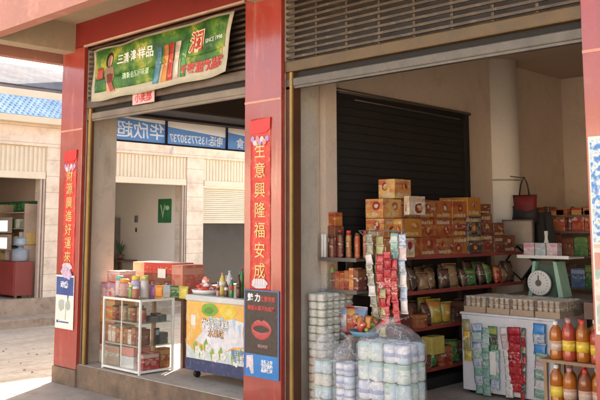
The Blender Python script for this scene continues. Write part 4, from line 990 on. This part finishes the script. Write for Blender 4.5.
for m in (org, drk): m.node_tree.nodes['Principled BSDF'].inputs['Transmission Weight'].default_value = .35
# boxes beyond, brown cardboard under/behind the rack
carton((-2.75, 6.55, 0), (.7, .6, .66), mat('carton_brown', (.2, .13, .1), .7, .2, 4.), 'large brown carton standing behind the drink rack', group='floor cartons')

# ------------------------------------------------------------------ ICE CREAM FREEZER in the left bay
fz = thing('ice_freezer', 'ice cream chest freezer with orange fruit print in the left bay', 'freezer', (-6.12, 5.3, 0))
fo = mat('freezer_orange', (.74, .42, .09), .4, .15, 5., dirt=(.76, .62, .36))
MB().box(-.5, .5, .004, .6, .08, .755, bev=.01).build('cabinet', white_metal, fz)
MB().box(-.495, .495, -.002, .004, .2, .755).build('front_print', fo, fz)
MB().box(-.51, .51, -.012, .61, .755, .815, bev=.012).build('lid', mat('lid_grey', (.6, .6, .58), .35), fz)
MB().box(-.49, .49, .03, .57, .815, .82).build('lid_glass', mat('lid_dark', (.2, .24, .25), .08), fz)
MB().box(-.5, .5, -.006, .004, .085, .2).build('skirt', mat('skirt_blue', (.035, .05, .14), .45, .4, 9., dirt=(.14, .14, .24)), fz)
for x in (-.42, .4):
    for y in (.08, .52):
        MB().tube([(x - .015, y, .035), (x + .015, y, .035)], .035, 14).box(x - .02, x + .02, y - .02, y + .02, .05, .08).build('castor', black_m, fz)
def fp(name, pts, c, off, **kw): return MB().poly(pts, -.003 - off, -.001).build(name, mat(name + '_ink_' + str(int(c[0] * 99)) + str(int(c[1] * 99)), c, .4, .25, 14.), fz)
fp('melon', ell(-.14, .685, .12, .065, 20, .1), (.2, .38, .04), .001); fp('lemon', ell(.13, .685, .12, .065, 20, .1), (.72, .55, .05), .001)
fp('melon_core', ell(-.15, .68, .07, .035, 14, .15), (.1, .26, .03), .002); fp('lemon_core', ell(.14, .68, .06, .03, 14, .15), (.78, .62, .15), .002)
fp('milk_splash', [(-.14, .58), (-.02, .62), (.08, .6), (.2, .62), (.36, .6), (.34, .5), (.38, .38), (.2, .36), (.08, .3), (.0, .24), (-.12, .28), (-.2, .34), (-.36, .37), (-.24, .47), (-.26, .55)], (.72, .72, .76), .002)
fp('pale_meadow', [(-.49, .2), (.49, .2), (.49, .42), (.36, .36), (.2, .33), (.05, .3), (-.1, .27), (-.25, .3), (-.38, .28), (-.49, .34)], (.6, .68, .66), .0012)
for k, (x, z) in enumerate([(-.12, .6), (-.05, .58), (.04, .6), (.12, .57), (.22, .6), (.3, .55)]):
    fp('drip', [(x - .025, z + .02), (x + .025, z + .03), (x + .01, z - .1)], (.4, .58, .72), .003)
lettering('牛奶雪糕', .1, mat('ink_outline', (.1, .08, .2), .4), fz, (-.06, -.007, .545), bold=.004, extrude=.0005)
lettering('牛奶雪糕', .1, mat('ink_sky', (.8, .8, .7), .4), fz, (-.06, -.009, .545), bold=.001, extrude=.0008)
lettering('水果味', .08, MC['ink_outline'], fz, (-.04, -.007, .46), bold=.004, extrude=.0005)
lettering('水果味', .08, mat('ink_orange', (.8, .5, .2), .4), fz, (-.04, -.009, .46), extrude=.0008)
box('price_tag', white_paper, fz, -.42, -.35, -.006, -.002, .52, .62)
for k, (x, z) in enumerate([(-.36, .3), (-.28, .26), (-.1, .25), (.02, .27), (.2, .24), (.3, .28), (-.2, .33)]):
    fp('leaf', [(x, z - .05), (x + .045, z + .02), (x + .02, z + .08), (x - .02, z + .03)], (.25, .4, .06), .003 + .0003 * k)
    for j in range(5):
        a = j * 1.256; fp('petal', ell(x + .05 + .028 * math.cos(a), z - .01 + .026 * math.sin(a), .02, .02, 8), (.75, .74, .7), .004 + .0004 * k + .0001 * j)
lettering('夏日清凉\n每一天', .06, mat('ink_blue', (.15, .25, .5), .4), fz, (.3, -.008, .28), bold=.001)
# things on the freezer
fzt = .82
rb = thing('candy_bag', 'heap of red and white wrapped sweets at the left end of the freezer', 'sweets', (-6.53, 5.47, fzt))
for m, sd in ((red_paper, 0), (white_paper, 40), (mat('candy_pink', (.7, .25, .2), .4), 80)):
    b = MB()
    for k in range(9):
        random.seed(sd + k); a = random.uniform(0, 6.28); r = random.uniform(0, .13)
        t = bmesh.new(); bmesh.ops.create_icosphere(t, subdivisions=1, radius=.035)
        b.add(t, Matrix.Translation((r * math.cos(a), r * math.sin(a) * .7, .03 + (.14 - r) * random.uniform(.1, 1))) @ Matrix.Rotation(a, 4, 'X') @ Matrix.Diagonal((1.3, .8, .7, 1)))
    b.build('wrapped_sweets', m, rb)
rb.scale = (.9, .8, 1.0)
MB().lathe([(.15, 0), (.17, .04), (.165, .04), (.14, .006)], 20).build('tray', white_metal, rb)
random.seed(11)
ctn = [('yellow jar', (-6.1, 5.47), .04, .24, mat('jar_yellow', (.65, .5, .1), .2), rcap, 'yellow jar with a pink lid left of the white bottle on the freezer'),
       ('w', (-5.97, 5.45), .045, .27, mat('bottle_white', (.6, .58, .6), .2), mat('cap_blue', (.3, .5, .7), .3), 'white bottle with a blue cap on the freezer'),
       ('g', (-5.87, 5.5), .035, .26, mat('bottle_green', (.06, .22, .07), .15), mat('cap_green', (.1, .3, .1), .3), 'first green bottle right of the white bottle'),
       ('g', (-5.8, 5.46), .03, .3, MC['bottle_green'], red_paper, 'tall green bottle with a red cap on the freezer'),
       ('g', (-5.72, 5.5), .035, .24, mat('bottle_amber', (.4, .12, .04), .15), MC['cap_green'], 'amber bottle near the middle pillar on the freezer'),
       ('g', (-5.84, 5.36), .026, .2, MC['bottle_green'], white_metal, 'small green bottle at the front edge near the stick bunch'),
       ('g', (-5.94, 5.38), .024, .16, mat('bottle_brown', (.12, .05, .03), .2), red_paper, 'tiny brown bottle in front of the white bottle'),
       ('g', (-5.76, 5.38), .028, .24, MC['bottle_brown'], gold_metal, 'slim brown bottle nearest the middle pillar on the freezer'),
       ('g', (-6.04, 5.36), .022, .15, mat('bottle_pink', (.6, .25, .25), .3), white_metal, 'tiny pink bottle in front of the yellow jar'),
       ('g', (-6.19, 5.6), .03, .2, mat('bottle_pale', (.5, .45, .4), .2), white_metal, 'small pale bottle behind the yellow jar on the freezer')]
for n_, (x, y), r, h, m, cm, lb in ctn:
    o = thing('bottle', lb, 'bottle', (x - .17, y, fzt), group='bottles on the freezer'); bottle(o, r * .82, h * .9, m, cm, white_paper if 'white' in lb else [red_paper, gold_metal, None][len(lb) % 3])
# straws / sticks
o = thing('stick_bunch', 'bunch of thin red and green sticks standing in a cup on the freezer', 'sticks', (-6.03, 5.6, fzt))
MB().lathe([(.035, 0), (.04, .13), (.037, .13), (.033, .01)], 14).build('cup', MC['bottle_pale'], o)
for m, sd in ((red_paper, 1), (MC['bottle_green'], 9)):
    b = MB()
    for k in range(7):
        random.seed(sd * 7 + k); b.tube([(random.uniform(-.02, .02), random.uniform(-.02, .02), .02), (random.uniform(-.1, .1), random.uniform(-.06, .06), random.uniform(.24, .36))], .004, 5)
    b.build('sticks', m, o)
random.seed(5)

# ------------------------------------------------------------------ GLASS DISPLAY CASE
gc = thing('glass_case', 'white framed glass display case of tins and boxes at the sill', 'display case', (-7.36, 5.02, 0))
X0, X1, D, H_ = -.34, .34, .44, .75
fm_ = MB(); t_ = .022
for x in (X0, X1 - t_):
    for y in (0, D - t_): fm_.box(x, x + t_, y, y + t_, .0, H_, bev=.002)
for z in (.015, H_ - t_ - .001):
    for y in (0.001, D - t_ + .001): fm_.box(X0 + t_, X1 - t_, y, y + t_ - .002, z, z + t_)
    for x in (X0 + .001, X1 - t_ + .001): fm_.box(x, x + t_ - .002, t_, D - t_, z, z + t_)
fm_.build('frame', white_metal, gc)
box('floor_panel', white_metal, gc, X0 + t_, X1 - t_, t_, D - t_, .02, .034)
box('back_glass', glass(), gc, X0 + t_, X1 - t_, D - .012, D - .006, .05, H_ - t_)
box('divider', white_metal, gc, -.01, .006, .01, .015, .05, H_ - t_)
for z in (.27, .5):
    s__ = box('glass_shelf', glass('shelf_glass', (.85, .94, .9)), gc, X0 + t_, X1 - t_, .02, D - .02, z, z + .008); box('shelf_edge', mat('edge_grey', (.4, .42, .4), .3, metal=.5), s__, X0 + t_, X1 - t_, .012, .02, z - .004, z + .012)
g_ = glass()
box('front_glass', g_, gc, X0 + t_, X1 - t_, .006, .009, .042, H_ - t_); box('side_glass', g_, gc, X1 - .009, X1 - .006, t_, D - t_, .042, H_ - t_); box('side_glass', g_, gc, X0 + .006, X0 + .009, t_, D - t_, .042, H_ - t_)
box('top_glass', g_, gc, X0 + t_, X1 - t_, t_, D - t_, H_ - .006, H_ - .002)
cx_, cy_ = -7.36, 5.02
tin = [pack('tin_maroon', (.36, .06, .04), (.4, .25, .1), (.3, .1, .06), cell=25), pack('tin_green', (.2, .22, .1), (.5, .4, .2), (.3, .28, .12), cell=25), pack('tin_tan', (.45, .3, .2), (.3, .08, .05), (.5, .4, .3), cell=25)]
for k in range(7):
    o = thing('tin', f'{ORD[k]} tin from the left on the top shelf of the glass case', 'tin', (cx_ - .27 + k * .082, cy_ + .12 + (k % 2) * .03, .508), group='tins in the glass case')
    hh = .14 + .01 * (k % 3); MB().lathe([(.033, 0), (.035, .004), (.035, hh - .008), (.033, hh)], 18).build('body', tin[[0, 0, 2, 1, 0, 2, 0][k]], o); MB().lathe([(.036, hh - .012), (.036, hh + .004), (.03, hh + .004)], 18).build('lid', [gold_metal, brown_metal][k % 2], o)
for k in range(4):
    carton((cx_ + .27 - (k % 2) * .1, cy_ + .22 + (k // 2) * .1, .508), (.08, .08, .05 + .01 * k), black_m if k % 2 else mat('grey_dark_box', (.1, .1, .1), .5), ['front right', 'front left', 'back right', 'back left'][k] + ' small dark box on the top shelf of the glass case', group='dark boxes in the glass case', flap=False, name='small_box', cat='box')
seq = [carton_w, carton_w, carton_r, carton_y, carton_r, carton_w, carton_r, carton_d]
for k, m in enumerate(seq):
    carton((cx_ - .275 + k * .072, cy_ + .12, .278), (.062, .14, .17 - .01 * (k % 3)), m, f'{pn[m]} slim pack, {ORD[k]} from the left on the middle shelf of the glass case', group='slim packs in the glass case', flap=False, name='slim_pack', cat='pack')
o = thing('mobile_phone', 'black handset standing at the side of the middle shelf in the glass case', 'phone', (cx_ + .29, cy_ + .25, .278)); MB().box(-.012, .012, -.03, .03, 0, .17, bev=.008).build('body', black_m, o); MB().box(.012, .014, -.02, .02, .1, .15).build('screen', mat('screen', (.3, .35, .35), .2), o)
for k in range(2): carton((cx_ + .25, cy_ + .34 + k * .0, .278 + k * .06), (.1, .1, .055), MC['grey_dark_box'], ['lower', 'upper'][k] + ' dark box at the back corner of the middle shelf in the glass case', group='dark boxes in the glass case', flap=False, name='small_box', cat='box')
carton((cx_ - .2, cy_ + .16, .036), (.22, .22, .2), pack('case_box_grey', (.3, .24, .2), (.45, .12, .08), (.3, .25, .2), cell=8), 'grey and red box at the bottom left of the glass case', group='boxes in the glass case', name='small_box', cat='box')
carton((cx_ + .06, cy_ + .16, .036), (.22, .22, .12), mat('box_palewhite', (.66, .68, .7), .5), 'white box at the bottom of the glass case under a pink box', group='boxes in the glass case', name='small_box', cat='box')
carton((cx_ + .06, cy_ + .16, .158), (.22, .22, .09), mat('box_pink', (.65, .25, .22), .5, .2, 10.), 'pink box lying on the white box in the glass case', group='boxes in the glass case', name='small_box', cat='box')
carton((cx_ + .26, cy_ + .17, .036), (.11, .2, .17), pack('box_redwhite', (.5, .05, .05), (.6, .6, .55), (.45, .05, .05), cell=8), 'red box with white label at the bottom right of the glass case', group='boxes in the glass case', name='small_box', cat='box')
carton((cx_ + .26, cy_ + .35, .036), (.11, .12, .2), carton_r, 'upright red box at the back right bottom of the glass case', group='boxes in the glass case', name='small_box', cat='box', flap=False)
# stuff on the case
zt = .752
on = [('jar', 'teal lidded clear jar at the left on the glass case', (-.27, .16), .055, .23, mat('jar_clear', (.55, .5, .48), .2), mat('lid_teal', (.15, .45, .4), .3)),
      ('jar', 'jar of orange sweets with an orange lid on the glass case', (-.15, .14), .07, .2, pack('jar_sweets', (.5, .3, .2), (.6, .3, .3), (.4, .2, .3), cell=30), mat('lid_orange', (.75, .3, .04), .3)),
      ('jar', 'lilac sweet jar with a yellow lid in the middle on the glass case', (0, .18), .06, .24, mat('jar_lilac', (.5, .42, .6), .25, .3, 12), mat('lid_yellow', (.75, .6, .08), .3)),
      ('jar', 'tall jar with a pale yellow round lid right of the lilac jar', (.13, .2), .05, .25, MC['jar_clear'], mat('lid_lime', (.6, .62, .15), .3)),
      ('jar', 'short brown drink cup nearest the right front of the glass case', (.14, .08), .045, .13, mat('cup_brown', (.45, .16, .08), .3, .3, 10), white_metal),
      ('jar', 'green striped small jar between the lilac jar and brown cup', (.06, .08), .03, .15, mat('jar_green', (.2, .35, .12), .3), MC['lid_lime'])]
for _, lb, (x, y), r, h, m, lm in on:
    r *= .85; h *= .92
    o = thing('sweet_jar', lb, 'jar', (cx_ + x, cy_ + y, zt), group='sweet jars on the glass case')
    MB().lathe([(r * .9, 0), (r, .01), (r, h * .72), (r * .8, h * .8)], 20).build('body', m, o); MB().lathe([(r * .84, h * .8), (r * .84, h * .97), (r * .6, h)], 20).build('lid', lm, o)
for k in range(6):
    o = pillow_bag(.1, .12, .05, k).build('snack_bag', [mat('bag_lemon', (.75, .62, .12), .3), bag_cols[4], mat('bag_cream', (.75, .6, .4), .3), MC['bag_lemon'], mat('bag_violet', (.35, .15, .35), .3), MC['lid_orange']][k], None, loc=(cx_ - .3 + k * .11, cy_ + .3, zt), rz=random.uniform(-.5, .5))
    tag(o, f'{["lemon yellow", "red", "cream", "second lemon yellow", "violet", "orange"][k]} sweets bag at the back of the glass case top, {ORD[k]} from left', 'snack bag', 'sweets bags on the glass case')
# goods left of the case, by the guide rail
for k, (z, h, m, lb) in enumerate([(0, .2, carton_w, 'white carton at the foot of the pile left of the glass case'), (.2, .24, carton_r, 'red carton second in the pile left of the glass case'), (.44, .26, pack('carton_flame', (.7, .2, .03), (.6, .5, .3), (.75, .4, .1)), 'flame orange carton third in the pile left of the glass case'), (.7, .18, pack('carton_mixed', (.5, .12, .08), (.35, .3, .5), (.6, .55, .55)), 'red and lilac carton topping the pile left of the glass case')]):
    carton((-7.9, 5.35, z), (.28, .28, h - .002), m, lb, group='cartons left of the glass case')
carton((-7.88, 5.37, .88), (.24, .22, .12), pack('carton_pink', (.65, .3, .25), (.7, .6, .55), (.6, .2, .15)), 'pink carton laid on the red and lilac carton', group='cartons left of the glass case')
# table with gift boxes behind the case
tb = thing('display_table', 'dark wooden table with gift boxes behind the glass case', 'table', (-7.45, 5.78, 0))
box('top', wood, tb, -.62, .42, -.2, .2, .7, .73)
for a in (-.6, .36):
    for b in (-.18, .14): box('leg', wood, tb, a, a + .04, b, b + .04, 0, .7)
gift_r = pack('gift_red', (.48, .04, .035), (.55, .06, .04), (.4, .1, .05), ink=(.7, .5, .2), cell=7)
gift_p = pack('gift_pink', (.5, .12, .09), (.6, .35, .28), (.62, .32, .18), ink=(.5, .1, .08), cell=9)
carton((-7.88, 5.75, .731), (.22, .3, .36), pack('gift_orange', (.72, .42, .2), (.7, .5, .35), (.6, .3, .1)), 'orange gift box at the left end of the table', group='gift boxes on the table', name='gift_box', cat='gift box', flap=False)
for z, h, k in ((.731, .24, 0), (.972, .12, 1)):
    carton((-7.5, 5.74, z), (.52, .3, h), [carton_d, gift_r][k], ['lower maroon gift box in the middle of the table', 'red gift box lying on the maroon gift box'][k], group='gift boxes on the table', name='gift_box', cat='gift box', flap=False)
carton((-7.13, 5.72, .731), (.19, .3, .35), gift_p, 'pink and red gift box at the right end of the table', group='gift boxes on the table', name='gift_box', cat='gift box', flap=False)
tag(MB().box(-.07, .07, -.003, 0, 0, .1).build('price_card', white_paper, None, loc=(-7.42, 5.585, .93)), 'small white price card leaning on the red gift box', 'card')
for k in range(3):
    o = pillow_bag(.16, .12, .07, k + 20).build('snack_bag', [MC['bag_lemon'], bag_cols[3], white_paper][k], None, loc=(-7.0 - k * .13, 5.56 - .0 * k, .735), rz=.3 * k)
    tag(o, ['lemon yellow', 'dark green', 'white'][k] + ' packet lying in front of the gift boxes on the table', 'packet', 'packets on the table')
carton((-6.98, 5.78, .0), (.14, .3, .5), carton_d, 'dark maroon carton on the floor under the table end', group='cartons under the table')
carton((-6.98, 5.78, .502), (.14, .26, .16), carton_d, 'small maroon carton on top of the dark one under the table end', group='cartons under the table')

# ------------------------------------------------------------------ small debris on the street
g = MB(); random.seed(3)
for k in range(170):
    x = random.uniform(-13, -3); y = random.uniform(2.8, 6.3) if x < -9 else random.uniform(3, 4.8)
    r = random.uniform(.006, .022); t = bmesh.new(); bmesh.ops.create_icosphere(t, subdivisions=1, radius=r)
    for v in t.verts: v.co *= random.uniform(.7, 1.2)
    g.add(t, Matrix.Translation((x, y, -.246)) @ Matrix.Diagonal((1, 1, .6, 1)))
tag(g.build('gravel', mat('stone', (.3, .23, .18), .9)), kind='stuff')
